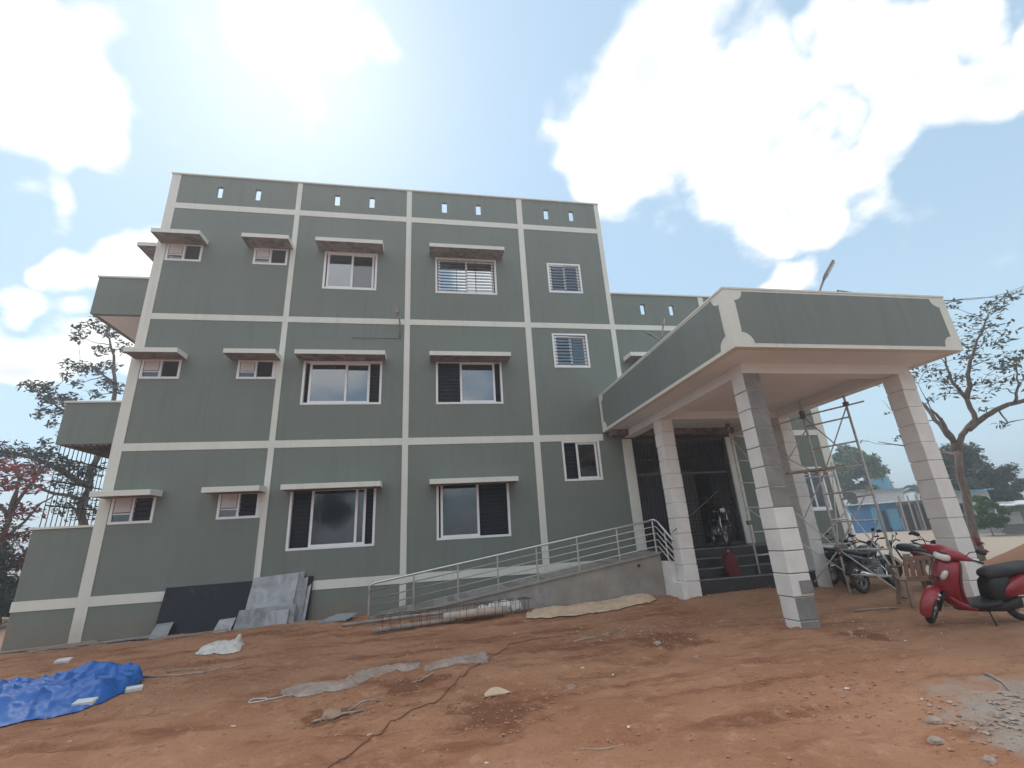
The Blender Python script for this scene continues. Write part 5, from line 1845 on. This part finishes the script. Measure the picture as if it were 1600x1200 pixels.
def stick(a, b, r, mt, label, name='stick', mid=0.0):
    g = MB()
    pts = []
    for k in range(6):
        t = k / 5
        x, y = a[0] + (b[0] - a[0]) * t, a[1] + (b[1] - a[1]) * t
        pts.append(Vector((x + 0.01 * mn.noise((t * 3, a[0], 0)), y + 0.015 * mn.noise((t * 3, a[1], 5)), gz(x, y) + gdetail(x, y) + r * 0.9 + mid * math.sin(math.pi * t))))
    g.tube(pts, [r, r * 0.95, r * 0.9, r * 0.9, r * 0.85, r * 0.7], 6)
    return tag(g.build(name, mt, smooth=True), label, 'stick')
stick((1.02, -8.30), (1.36, -8.36), 0.010, WOOD, 'short dark stick near the bottom edge, middle')
stick((5.25, -8.02), (4.98, -8.46), 0.014, PALER, 'pale stick at the right edge above the grey patch')
stick((7.30, -4.50), (8.0, -4.68), 0.020, PALER, 'pale batten on the soil left of the plastic chair')
stick((4.62, -4.56), (4.98, -4.48), 0.014, PALER, 'short pale stick left of the front pillar')
stick((-4.05, -4.12), (-3.2, -4.30), 0.016, PALER, 'longest pale batten at the right end of the tarpaulin')
stick((-3.85, -3.90), (-3.05, -4.12), 0.012, WOOD, 'thin twig just behind the pale batten by the tarpaulin')
stick((-3.35, -4.16), (-2.75, -4.05), 0.012, PALER, 'thin pale stick pointing right from the battens by the tarpaulin')
stick((-0.9, -6.7), (-0.62, -6.48), 0.012, PALER, 'pale twig leaning out of the clod below the film', mid=0.03)
stick((-1.2, -6.85), (-0.75, -6.72), 0.013, PALER, 'pale twig lying across the clod below the film')
stick((-0.30, -6.0), (-0.05, -5.72), 0.011, PALER, 'pale twig in the churned soil right of the film')
stick((2.05, -4.75), (2.75, -4.60), 0.014, PALER, 'pale lath in the litter in the middle of the yard')
g = MB()
n = 10
vs = []
for j, t in enumerate((0.0, 1.0)):
    for i in range(n):
        s = i / (n - 1)
        x, y = 0.47 + 0.30 * s, -6.80 + 0.16 * t * math.sin(math.pi * min(1, s + 0.15)) + 0.02 * s
        vs.append((x, y, gz(x, y) + 0.015 + 0.03 * math.sin(math.pi * s) * t))
g.add(vs, [(i, i + 1, n + i + 1, n + i) for i in range(n - 1)])
o = g.build('bark_piece', STRAW)
o.modifiers.new('s', 'SOLIDIFY').thickness = 0.012
tag(o, 'curved tan bark piece lying right of the cable', 'bark')
for i, (x, y, w, d, rzz, lab) in enumerate([(-4.0, -5.40, 0.20, 0.12, 0.1, 'white tile piece on the front edge of the tarpaulin'), (-3.72, -4.98, 0.17, 0.10, 0.4, 'pale tile piece at the right edge of the tarpaulin'),
                                            (-6.1, -2.45, 0.20, 0.14, 0.2, 'white tile piece on the soil behind the tarpaulin')]):
    g = MB()
    g.obox((0, 0, 0.03), w / 2, d / 2, 0.02, Matrix.Rotation(0.15, 3, 'X'))
    o = g.build('tile_piece', BAGW, bevel=0.003)
    o.location = (x, y, gz(x, y) + 0.02)
    o.rotation_euler = (0, 0, rzz)
    tag(o, lab, 'tile')

# uncountable small stuff: pebbles, clods and chips
def scatter(name, label, n, xr, yr, rr, mt, dens=None, flat=0.6, seed=1):
    rg = random.Random(seed)
    base = [Vector(v) for v in [(1, 0, 0), (-1, 0, 0), (0, 1, 0), (0, -1, 0), (0, 0, 1), (0.6, 0.6, 0.45), (-0.6, 0.55, 0.5), (-0.5, -0.65, 0.5), (0.6, -0.5, 0.5), (0, 0, -0.6)]]
    import bmesh
    bm = bmesh.new()
    for v in base:
        bm.verts.new(v)
    bmesh.ops.convex_hull(bm, input=bm.verts)
    bm.verts.ensure_lookup_table()
    bm.verts.index_update()
    pv = [v.co.copy() for v in bm.verts]
    pf = [tuple(v.index for v in f.verts) for f in bm.faces]
    bm.free()
    g = MB()
    k = 0
    tries = 0
    while k < n and tries < n * 30:
        tries += 1
        x, y = rg.uniform(*xr), rg.uniform(*yr)
        if dens and rg.random() > dens(x, y):
            continue
        r = rr[0] + (rr[1] - rr[0]) * rg.random() ** 3
        z = gz(x, y) + gdetail(x, y) + r * flat * 0.25
        a = rg.uniform(0, 6.28)
        ca, sa = math.cos(a), math.sin(a)
        sx, sy, sz = r * rg.uniform(0.7, 1.3), r * rg.uniform(0.6, 1.1), r * flat * rg.uniform(0.6, 1.2)
        vs = []
        for v in pv:
            vx, vy, vz = v.x * sx * rg.uniform(0.8, 1.2), v.y * sy * rg.uniform(0.8, 1.2), v.z * sz * rg.uniform(0.8, 1.2)
            vs.append((x + vx * ca - vy * sa, y + vx * sa + vy * ca, z + vz))
        g.add(vs, pf)
        k += 1
    o = g.build(name, mt)
    tag(o, label, name.split('_')[-1], kind='stuff')
    return o
def d_clump(x, y):
    for (cx, cy, rr) in ((0.55, -7.25, 0.6), (-0.30, -5.95, 0.45), (-1.1, -6.8, 0.3), (3.3, -5.35, 0.6)):
        if (x - cx) ** 2 + (y - cy) ** 2 < rr * rr:
            return 1.0
    return ss(fbm(x * 0.7, y * 0.7, 31.0, 3), -0.05, 0.35) * 0.9 + 0.08
SOILC = mat('soil_clods', (0.33, 0.165, 0.095), (0.46, 0.255, 0.165), rough=0.95, scale=5)
scatter('soil_clods', 'loose red soil clods scattered over the yard', 8500, (-6.5, 9.0), (-10.0, -1.6), (0.006, 0.022), SOILC, d_clump, seed=3)
scatter('pale_pebbles', 'pale pebbles and mortar crumbs scattered over the yard', 1500, (-7.0, 10.0), (-10.0, -0.6), (0.004, 0.016), PALER, d_clump, seed=4)
def d_grey(x, y):
    return ss(math.hypot((x - 4.6) / 1.2, (y + 9.2) / 1.0), 1.0, 0.4)
scatter('grey_rubble', 'grey rubble and grit in the near right corner', 1000, (3.0, 6.2), (-10.2, -8.2), (0.005, 0.032), PALER, d_grey, seed=5)
def d_wall(x, y):
    return max(math.exp(-((y + 1.75) / 0.25) ** 2) * (1 if 4.3 < x < 6 else 0), math.exp(-((y + 2.45) / 0.28) ** 2) * (1 if 5.4 < x < 8.6 else 0), math.exp(-(((x - 3.0) / 0.9) ** 2 + ((y + 4.6) / 0.5) ** 2)), math.exp(-((y + 0.6) / 0.3) ** 2) * (0.5 if x < -2.2 else 0))
scatter('mortar_rubble', 'mortar rubble along the foot of the wall and the steps', 600, (-8.5, 9.0), (-5.5, -0.3), (0.008, 0.038), PALER, d_wall, seed=6)
def chips(seed, n):
    rg = random.Random(seed)
    g = MB()
    for _ in range(n):
        x, y = rg.uniform(-6, 9), rg.uniform(-9.5, -1.8)
        if rg.random() < 0.45:
            x, y = rg.gauss(6.4, 0.6), rg.gauss(-5.3, 0.6)
        a = rg.uniform(0, 6.28)
        l, w = rg.uniform(0.008, 0.032), rg.uniform(0.004, 0.014)
        z = gz(x, y) + gdetail(x, y) + 0.006
        c, s = math.cos(a), math.sin(a)
        vs = [(x + u * c - v * s, y + u * s + v * c, z + rg.uniform(0, 0.012)) for u, v in ((-l, -w), (l, -w * 0.8), (l * 0.9, w), (-l * 0.8, w))]
        g.add(vs, [(0, 1, 2, 3)])
    o = g.build('litter_chips', BAGW)
    tag(o, 'small white chips and scraps littering the soil', 'litter', kind='stuff')
chips(11, 120)

# ------------------------------------------------------------------ trees
def leaves(clusters, size, seed, droop=0.25, aspect=0.42):
    rg = np.random.default_rng(seed)
    VS, FS = [], []
    base = 0
    for (c, rad, n) in clusters:
        d = rg.normal(size=(n, 3))
        d /= np.linalg.norm(d, axis=1)[:, None]
        rr = rg.random(n) ** 0.45
        p = np.array(c) + d * rr[:, None] * np.array(rad)
        ax = rg.normal(size=(n, 3)) * np.array([1, 1, 0.45])
        ax[:, 2] -= droop
        ax /= np.linalg.norm(ax, axis=1)[:, None]
        up = rg.normal(size=(n, 3)) * 0.55 + np.array([0, 0, 1.0])
        sd = np.cross(ax, up)
        sd /= np.linalg.norm(sd, axis=1)[:, None] + 1e-9
        L_ = size * rg.uniform(0.6, 1.35, n)[:, None]
        W = L_ * aspect
        nr = np.cross(sd, ax)
        v = np.stack([p - ax * L_, p - sd * W + nr * L_ * 0.12, p + ax * L_, p + sd * W + nr * L_ * 0.12], 1).reshape(-1, 3)
        VS.append(v)
        FS.append((np.arange(n * 4).reshape(n, 4) + base))
        base += n * 4
    return np.concatenate(VS), np.concatenate(FS)

def mesh_np(name, v, f, mt, parent):
    me_ = bpy.data.meshes.new(name)
    me_.from_pydata(v.tolist(), [], f.tolist())
    me_.materials.append(mt)
    o = bpy.data.objects.new(name, me_)
    COL.objects.link(o)
    o.parent = parent
    return o

def wiggle(a, b, n, amp, seed):
    a, b = Vector(a), Vector(b)
    Ln = (b - a).length
    out = []
    for k in range(n):
        t = k / (n - 1)
        p = a.lerp(b, t)
        w = amp * Ln * math.sin(math.pi * min(t, 0.999)) if k else 0
        p += Vector((mn.noise((t * 2.5, seed, 0)), mn.noise((t * 2.5, seed, 4)), mn.noise((t * 2.5, seed, 8)) * 0.7)) * w
        out.append(p)
    return out

def tree(name, label, base, limbs, clusters, leafsize, lmat, cat='tree', group=None, seed=1, bark=None, twigs=True, extra=None, aspect=0.42):
    """limbs: list of (points, r0, r1) in world space; clusters: (centre, radii, n)"""
    root = empty(name, base)
    tag(root, label, cat, group)
    B = Vector(base)
    g = MB()
    tips = []
    for i, (pts, r0, r1) in enumerate(limbs):
        P = []
        for k in range(len(pts) - 1):
            w = wiggle(pts[k], pts[k + 1], 5, 0.12, seed * 3.7 + i * 1.9 + k)
            P += w if k == 0 else w[1:]
        n = len(P)
        rs = [r0 + (r1 - r0) * (j / (n - 1)) ** 0.8 for j in range(n)]
        g.tube([p - B for p in P], rs, 8)
        tips += [(p, rs[j]) for j, p in enumerate(P)]
    if twigs:
        for i, (c, rad, n) in enumerate(clusters):
            c = Vector(c)
            q = min(tips, key=lambda t: (t[0] - c).length + max(0, t[0].z - c.z) * 0.8)
            P = wiggle(q[0], c, 5, 0.18, seed + i * 0.77)
            r0 = min(q[1] * 0.6, 0.02 + 0.012 * (c - q[0]).length)
            g.tube([p - B for p in P], [r0 * (1 - 0.75 * k / 4) for k in range(5)], 5)
            for j in range(3):
                e = c + Vector((rng.normal() * rad[0], rng.normal() * rad[1], abs(rng.normal()) * rad[2] * 0.7)) * 0.8
                g.tube([P[3] - B, (P[3] + e) / 2 - B + Vector((0, 0, 0.05)), e - B], [r0 * 0.4, r0 * 0.3, r0 * 0.15], 4)
    g.build('trunk', bark or BARK, root, smooth=True)
    if clusters:
        v, f = leaves(clusters, leafsize, seed, aspect=aspect)
        mesh_np('crown', v - np.array(base), f, lmat, root)
    if extra:
        v, f = leaves(extra[0], extra[2], seed + 50)
        mesh_np('blossom', v - np.array(base), f, extra[1], root)
    return root

def W(u, v, d):
    """a point seen in direction (u, v) of the photograph at horizontal distance d: used once to survey the trees' real places"""
    r = ray(u, v)
    t = d / math.hypot(r.x, r.y)
    return (CAM.x + r.x * t, CAM.y + r.y * t, CAM.z + r.z * t)

# the tall sparse tree on the right
D0 = 22.0
def w(u, v, dd=0.0):
    return W(u, v, D0 + dd)
bp_ = w(1528, 868)
bx = (bp_[0], bp_[1], gz(bp_[0], bp_[1]) - 0.1)
fork = w(1497, 705)
limbs = [([bx, w(1512, 790), fork], 0.135, 0.105),
         ([fork, w(1503, 680), w(1524, 655), w(1510, 622)], 0.10, 0.07),
         ([w(1512, 672), w(1540, 650), w(1575, 632), w(1615, 622, 0.3), w(1660, 600, 0.6)], 0.10, 0.05),
         ([fork, w(1475, 672), w(1450, 640, 0.4), w(1425, 615, 0.7), w(1405, 580, 1.0)], 0.10, 0.03),
         ([w(1490, 690), w(1470, 655, -0.4), w(1455, 640, -0.6)], 0.09, 0.03),
         ([w(1510, 622), w(1512, 585), w(1523, 545), w(1545, 490)], 0.09, 0.02),
         ([w(1510, 622), w(1490, 600, 0.3), w(1478, 570, 0.5), w(1470, 530, 0.6)], 0.07, 0.02),
         ([w(1500, 712), w(1465, 705, 0.8), w(1420, 697, 1.4), w(1372, 690, 1.8)], 0.085, 0.012),
         ([w(1420, 697, 1.4), w(1405, 650, 1.6), w(1378, 625, 1.8)], 0.02, 0.006),
         ([w(1585, 630), w(1592, 600), w(1588, 565)], 0.05, 0.012),
         ([w(1560, 640), w(1575, 660), w(1600, 655)], 0.03, 0.01)]
cl = []
rg = random.Random(5)
for (u, v, r, n) in [(1562, 470, 18, 60), (1575, 462, 14, 50), (1545, 478, 10, 28), (1553, 515, 26, 90), (1535, 500, 20, 60), (1500, 510, 22, 60), (1520, 535, 22, 80), (1565, 530, 16, 50), (1485, 480, 14, 40), (1480, 535, 22, 70),
                     (1540, 560, 24, 80), (1505, 560, 20, 60), (1450, 575, 24, 80), (1470, 590, 22, 80), (1430, 590, 18, 50), (1500, 590, 22, 70), (1545, 595, 22, 70), (1480, 612, 18, 45), (1575, 575, 18, 80),
                     (1595, 555, 16, 70), (1600, 590, 22, 90), (1565, 570, 14, 60), (1560, 610, 14, 26), (1530, 625, 12, 22), (1460, 545, 14, 40), (1455, 625, 10, 20), (1385, 600, 9, 16), (1392, 615, 8, 14), (1410, 685, 9, 14), (1384, 645, 7, 8),
                     (1565, 665, 9, 26), (1545, 643, 8, 18), (1560, 480, 10, 30), (1415, 605, 10, 22), (1440, 660, 8, 12), (1345, 690, 5, 5)]:
    k = D0 / 718.5 * 0.85
    cl.append((w(u + rg.uniform(-4, 4), v + rg.uniform(-4, 4), rg.uniform(-1.2, 1.2)), (r * k, r * k, r * k * 0.62), int(n * 0.72)))
tree('tall_tree', 'tall sparse tree with forked trunk behind the far right pillar', bx, limbs, cl, 0.09, LEAF_GREY, seed=3)

# trees at the left, behind the building
D1 = 25.0
def wl(u, v, dd=0.0):
    return W(u, v, D1 + dd)
b0 = wl(140, 905)
bL = (b0[0], b0[1], gz(b0[0], b0[1]) - 0.2)
limbs = [([bL, wl(125, 800), wl(150, 720), wl(168, 650)], 0.17, 0.08),
         ([wl(168, 650), wl(180, 600), wl(178, 555), wl(165, 520)], 0.10, 0.03),
         ([wl(160, 690), wl(120, 660), wl(85, 630), wl(55, 610)], 0.09, 0.02),
         ([wl(140, 760), wl(95, 735), wl(50, 715), wl(0, 705), wl(-60, 700)], 0.12, 0.04),
         ([wl(178, 600), wl(150, 575), wl(125, 570)], 0.06, 0.015),
         ([wl(135, 780), wl(80, 770), wl(30, 745)], 0.08, 0.03)]
cl = []
for (u, v, r, n) in [(130, 512, 14, 40), (145, 503, 14, 45), (165, 515, 16, 55), (118, 530, 13, 40), (185, 520, 14, 40), (158, 545, 14, 45), (190, 545, 16, 50), (112, 572, 15, 60), (130, 578, 16, 70), (150, 575, 14, 60), (105, 590, 10, 30), (120, 598, 10, 30),
                     (175, 570, 16, 50), (165, 600, 16, 55), (185, 605, 14, 50), (150, 615, 12, 36), (45, 600, 13, 50), (60, 608, 14, 55), (78, 605, 13, 60), (70, 622, 14, 70), (90, 625, 16, 80), (110, 625, 15, 70), (65, 640, 10, 35), (90, 645, 14, 60), (60, 650, 9, 20), (82, 662, 10, 26), (95, 680, 10, 26),
                     (20, 700, 18, 90), (45, 708, 16, 80), (65, 715, 18, 90), (0, 712, 20, 90), (90, 725, 20, 110), (110, 735, 20, 110), (130, 745, 20, 100), (55, 735, 16, 60), (100, 755, 20, 90), (130, 775, 20, 90), (150, 735, 16, 70), (80, 705, 14, 50), (75, 690, 10, 30), (120, 800, 22, 80), (95, 790, 18, 50), (150, 800, 20, 70), (-30, 690, 24, 80), (25, 730, 14, 40)]:
    k = D1 / 718.5 * 0.78
    cl.append((wl(u + rg.uniform(-3, 3), v + rg.uniform(-3, 3), rg.uniform(-1.5, 1.5)), (r * k * 0.9, r * k * 0.9, r * k * 0.75), int(n * 1.15)))
tree('broadleaf_tree', 'dark leafy tree rising behind the left flank balconies', bL, limbs, cl, 0.10, LEAF_DARK, seed=8)

D2 = 22.0
def wr(u, v, dd=0.0):
    return W(u, v, D2 + dd)
b0 = wr(8, 935)
bR = (b0[0], b0[1], gz(b0[0], b0[1]) - 0.2)
limbs = [([bR, wr(5, 850), wr(15, 800), wr(25, 770)], 0.10, 0.05), ([wr(12, 810), wr(45, 760), wr(75, 720)], 0.07, 0.02), ([wr(12, 810), wr(-20, 760), wr(-40, 720)], 0.07, 0.02), ([wr(20, 790), wr(30, 740), wr(15, 700)], 0.06, 0.015), ([wr(12, 840), wr(60, 790), wr(90, 770)], 0.05, 0.015)]
cl, bl = [], []
for (u, v, r, n) in [(15, 755, 22, 50), (35, 735, 20, 50), (50, 760, 20, 40), (5, 730, 20, 40), (45, 800, 22, 40), (15, 800, 22, 40), (-20, 760, 26, 50), (60, 740, 14, 30), (30, 840, 25, 60), (5, 870, 26, 90), (40, 880, 20, 60), (-10, 830, 25, 60)]:
    k = D2 / 718.5 * 0.80
    c_ = wr(u, v, rg.uniform(-1, 1))
    bl.append((c_, (r * k, r * k, r * k * 0.6), int(n * (2.2 if v < 860 else 1.0))))
    cl.append((c_, (r * k, r * k, r * k * 0.6), int(n * (0.5 if v < 820 else 2.0))))
tree('flowering_tree', 'red flowering tree at the far left edge beside the low wall', bR, limbs, cl, 0.09, LEAF_OLIVE, seed=12, extra=(bl, PETAL, 0.09))

def round_tree(name, label, u, v, wpx, hpx, d, lm, n, seed, trunk_r=0.12, size=0.14, ground_v=None, group=None, ncl=40):
    """a bushy tree: crown centre seen at (u, v), crown wpx wide and hpx high in the photograph, d metres away"""
    c = Vector(W(u, v, d))
    k = d / 718.5
    rx, rz_c = wpx / 2 * k * 0.68, hpx / 2 * k * 0.82
    base = (c.x, c.y, gz(c.x, c.y) - 0.2)
    rgl = random.Random(seed)
    cls = []
    for i in range(ncl):
        a, b_ = rgl.uniform(0, 2 * math.pi), rgl.uniform(-0.75, 1)
        rr = math.sqrt(max(0, 1 - b_ * b_)) * rgl.uniform(0.15, 1.0)
        h = rgl.uniform(0.8, 1.1)
        cc = (c.x + rx * rr * math.cos(a), c.y + rx * rr * math.sin(a), c.z + rz_c * b_ * h)
        q = rx * rgl.uniform(0.20, 0.36)
        cls.append((cc, (q, q, q * 0.7), int(n / ncl)))
    limbs = [([base, (c.x, c.y, c.z - rz_c * 0.2)], trunk_r, trunk_r * 0.5)]
    for i in range(5):
        a = i * 1.3 + seed
        limbs.append(([(c.x, c.y, c.z - rz_c * 0.5), (c.x + rx * 0.5 * math.cos(a), c.y + rx * 0.5 * math.sin(a), c.z + rz_c * 0.3)], trunk_r * 0.5, trunk_r * 0.15))
    return tree(name, label, base, limbs, cls, size, lm, seed=seed, group=group)
BG = 'trees beyond the road'
round_tree('bushy_tree', 'round bright green tree right behind the building corner', 1338, 755, 100, 100, 66, LEAF_MID, 17000, 21, size=0.24, group=BG, ncl=90)
round_tree('bushy_tree', 'dense green tree behind the forked trunk of the tall tree', 1515, 750, 110, 84, 47, LEAF_OLIVE, 11000, 22, size=0.17, group=BG, ncl=70)
round_tree('bushy_tree', 'low green tree at the right edge above the white house', 1570, 765, 60, 44, 52, LEAF_OLIVE, 4200, 23, size=0.18, group=BG, ncl=26)
round_tree('shrub', 'green shrub in front of the white house on the right', 1540, 805, 52, 44, 36, LEAF_MID, 3000, 24, size=0.11, trunk_r=0.03, ncl=24)
round_tree('shrub', 'small red-brown shrub right of the far right pillar', 1533, 852, 22, 22, 19, PETAL, 260, 25, size=0.05, trunk_r=0.012, ncl=8)
round_tree('bushy_tree', 'distant green tree top behind the canopy lamp wire', 1415, 640, 40, 60, 60, LEAF_OLIVE, 500, 27, size=0.16, group=BG, ncl=12) if False else None
for i, (u, v, wp, hp) in enumerate(((-40, 930, 110, 90), (40, 900, 70, 70))):
    round_tree('bush', ['dark bush at the extreme left edge', 'dark bush behind the low left balcony wall'][i], u, v, wp, hp, 21 + i * 3, LEAF_DARK, 2600, 31 + i, size=0.10, trunk_r=0.04)

# palm
pb = W(1442, 822, 66)
pt_ = Vector(W(1440, 768, 66))
palm = empty('palm_tree', (pb[0], pb[1], gz(pb[0], pb[1])))
tag(palm, 'short drooping palm beside the blue house', 'palm tree')
P0 = palm.location.copy()
g = MB()
g.tube([Vector((0, 0, -0.2)), (pt_ - P0) * 0.5 + Vector((0.1, 0, 0)), pt_ - P0], [0.22, 0.18, 0.16], 8)
g.build('trunk', BARK, palm, smooth=True)
for k in range(16):
    a = k * 2.4
    el = R(20 + 50 * ((k * 7) % 10) / 10)
    g = MB()
    d = Vector((math.cos(a) * math.cos(el), math.sin(a) * math.cos(el), math.sin(el)))
    prev = pt_ - P0
    rows = []
    for j in range(9):
        t = j / 8
        p = prev + d * (t * 3.0) + Vector((0, 0, -2.2 * t * t))
        rows.append(p)
    side = d.cross(Vector((0, 0, 1))).normalized()
    for j in range(8):
        for s in (-1, 1):
            for q in (0.0, 0.5):
                p = rows[j].lerp(rows[j + 1], q)
                ln = 0.75 * (1 - 0.6 * abs((j + q) / 8 - 0.4))
                e = p + side * s * ln * 0.7 + (rows[j + 1] - rows[j]) * 0.8 + Vector((0, 0, -ln * 0.45))
                wv = (rows[j + 1] - rows[j]).normalized() * 0.05
                g.add([p - wv, p + wv, e], [(0, 1, 2)])
    g.tube(rows, [0.03 * (1 - 0.8 * j / 8) for j in range(9)], 4)
    g.build('frond', LEAF_OLIVE, palm)

# ------------------------------------------------------------------ houses across the road
BLUEW = mat('sky_blue_limewash', (0.12, 0.34, 0.50), (0.17, 0.42, 0.58), rough=0.85, scale=1.5)
BLUED = mat('bright_blue_sheet', (0.04, 0.17, 0.40), (0.06, 0.23, 0.48), rough=0.6, scale=1.5)
WHITEW = mat('white_limewash', (0.50, 0.52, 0.53), (0.60, 0.61, 0.61), rough=0.85, scale=1.2)
TIN = mat('grey_tin_roof', (0.30, 0.30, 0.30), (0.42, 0.41, 0.40), rough=0.6, scale=2.5)
GREYW = mat('grey_block_wall', (0.22, 0.22, 0.22), (0.30, 0.30, 0.29), rough=0.9, scale=2)
DARKIN = mat('dark_interior', (0.03, 0.03, 0.032), rough=0.9)

def house(name, label, u0, u1, vb, vt, d, depth, wall_m, parts, roof=None, cat='house'):
    """front wall from (u0, base) to (u1, base), d metres away; local x along the front, y away from the viewer"""
    a, b = Vector(W(u0, vb, d)), Vector(W(u1, vb, d))
    a.z = b.z = 0
    ex = (b - a).normalized()
    ey = Vector((-ex.y, ex.x, 0))
    z0 = min(gz(a.x, a.y), gz(b.x, b.y)) - 0.15
    top = Vector(W(u0, vt, d)).z - z0
    L_ = (b - a).length
    root = empty(name, (a.x, a.y, z0), math.atan2(ex.y, ex.x))
    tag(root, label, cat)
    g = MB()
    g.box(0, L_, 0, depth, 0, top)
    g.build('wall', wall_m, root)
    if roof:
        over, rise, th, mt = roof
        g = MB()
        n = max(6, int(L_ / 0.25))
        for i in range(n):
            x0, x1 = -over + (L_ + 2 * over) * i / n, -over + (L_ + 2 * over) * (i + 1) / n
            dz = 0.03 if i % 2 else 0.0
            g.hexa([(x0, -over * 2, top + 0.01 + dz - rise * 0.3), (x1, -over * 2, top + 0.01 + dz - rise * 0.3), (x1, depth + over, top + rise + dz), (x0, depth + over, top + rise + dz),
                    (x0, -over * 2, top + th + dz - rise * 0.3), (x1, -over * 2, top + th + dz - rise * 0.3), (x1, depth + over, top + rise + th + dz), (x0, depth + over, top + rise + th + dz)])
        g.build('roof', mt, root)
    for (nm, x0, x1, zz0, zz1, mt) in parts:
        g = MB()
        g.box(L_ * x0, L_ * x1, -0.06, 0.02, max(top * zz0, 0.0), top * zz1)
        p = g.build(nm, mt, root)
        if nm in ('window', 'door'):
            g = MB()
            xa, xb, za, zb = L_ * x0, L_ * x1, top * zz0, top * zz1
            for (q0, q1, q2, q3) in ((xa - 0.06, xb + 0.06, zb, zb + 0.07), (xa - 0.06, xa, za, zb), (xb, xb + 0.06, za, zb)):
                g.box(q0, q1, -0.09, 0.0, q2, q3)
            g.build('frame', WHITEW, p)
    return root
house('blue_house', 'tall pale blue house behind the sheds', 1380, 1413, 822, 746, 64, 5, BLUEW, [('window', 0.35, 0.65, 0.55, 0.75, DARKIN)])
house('white_house', 'low white house with tin roof behind the blue shed', 1352, 1428, 822, 768, 58, 4, WHITEW, [('door', 0.55, 0.66, 0.0, 0.6, DARKIN), ('window', 0.75, 0.9, 0.3, 0.6, DARKIN)], roof=(0.2, 0.1, 0.05, WHITEW))
house('blue_shed', 'bright blue roadside shed with flat tin awning', 1334, 1412, 824, 790, 50, 3, BLUED, [('sheet_panel', 0.03, 0.35, 0.05, 0.95, BLUED), ('shutter', 0.45, 0.62, 0.1, 0.9, BLUEW), ('doorway', 0.66, 0.74, 0.0, 0.75, DARKIN), ('sheet_panel', 0.78, 0.98, 0.1, 0.8, BLUEW)], roof=(0.35, 0.12, 0.05, TIN), cat='shed')
house('open_shed', 'grey open fronted shed with posts beside the blue shed', 1413, 1470, 824, 784, 50, 3, GREYW, [('opening', 0.06, 0.46, 0.05, 0.9, DARKIN), ('opening', 0.54, 0.94, 0.05, 0.9, DARKIN)], roof=(0.35, 0.1, 0.05, TIN), cat='shed')
house('roadside_house', 'white roadside house with pale roof at the right edge', 1515, 1570, 838, 768, 39, 5, WHITEW, [('doorway', 0.02, 0.16, 0.0, 0.75, DARKIN), ('window', 0.45, 0.65, 0.35, 0.65, DARKIN)], roof=(0.3, 0.15, 0.06, BLUEW))
house('grey_house', 'grey block house with overhanging roof at the far right edge', 1572, 1660, 838, 790, 37, 5, GREYW, [('window', 0.15, 0.4, 0.4, 0.75, WHITEW), ('door', 0.6, 0.75, 0.0, 0.7, DARKIN)], roof=(0.4, 0.2, 0.06, WHITEW))
for i, (u, d) in enumerate(((1418, 47), (1432, 47), (1446, 47), (1459, 47))):
    p = W(u, 824, d)
    g = MB()
    z = gz(p[0], p[1])
    g.tube([(p[0], p[1], z - 0.1), (p[0] + 0.05, p[1], z + 2.6)], 0.06, 6)
    tag(g.build('post', PALER), ['leftmost', 'second from left', 'third from left', 'rightmost'][i] + ' of the thin posts before the open shed', 'post', 'shed posts')

RF = 'trees behind the photographer'
for i, (x, y, h_, r_) in enumerate(((-9.5, -30.0, 5.6, 3.4), (-1.5, -34.0, 6.4, 3.8), (7.5, -31.0, 5.4, 3.2), (16.0, -33.0, 6.0, 3.6))):
    base = (x, y, gz(x, y) - 0.2)
    rgl = random.Random(70 + i)
    cls = []
    for k in range(34):
        a, b_ = rgl.uniform(0, 6.283), rgl.uniform(-0.8, 1)
        rr = math.sqrt(max(0, 1 - b_ * b_)) * rgl.uniform(0.4, 1)
        q = r_ * rgl.uniform(0.2, 0.34)
        cls.append(((x + r_ * rr * math.cos(a), y + r_ * rr * math.sin(a), h_ + r_ * 0.7 * b_), (q, q, q * 0.7), 90))
    limbs = [([base, (x, y, h_)], 0.2, 0.1)] + [([(x, y, h_ - r_ * 0.4), (x + r_ * 0.6 * math.cos(k * 1.3), y + r_ * 0.6 * math.sin(k * 1.3), h_ + r_ * 0.3)], 0.1, 0.03) for k in range(5)]
    tree('yard_tree', 'leafy tree behind the photographer, %s, mirrored in the ground floor panes' % ['leftmost', 'second from left', 'third from left', 'rightmost'][i], base, limbs, cls, 0.2, LEAF_OLIVE, seed=80 + i, group=RF)

# ------------------------------------------------------------------ thin haze volume, added to imitate veiling lens glare
hz_ = MB()
hz_.box(-1400, 1400, -1400, 1400, -1.5, 16.5)
hm = bpy.data.materials.new('glare_veil')
hm.use_nodes = True
ht = hm.node_tree
ht.nodes.clear()
ho = N(ht, 'ShaderNodeOutputMaterial')
hv = N(ht, 'ShaderNodeVolumePrincipled')
hv.inputs['Color'].default_value = (0.92, 0.95, 1.0, 1)
hv.inputs['Density'].default_value = 0.0046
hv.inputs['Anisotropy'].default_value = 0.45
L(ht, hv.outputs[0], ho.inputs['Volume'])
tag(hz_.build('haze', hm), 'thin haze added over the whole yard to imitate lens glare', 'haze', kind='stuff')
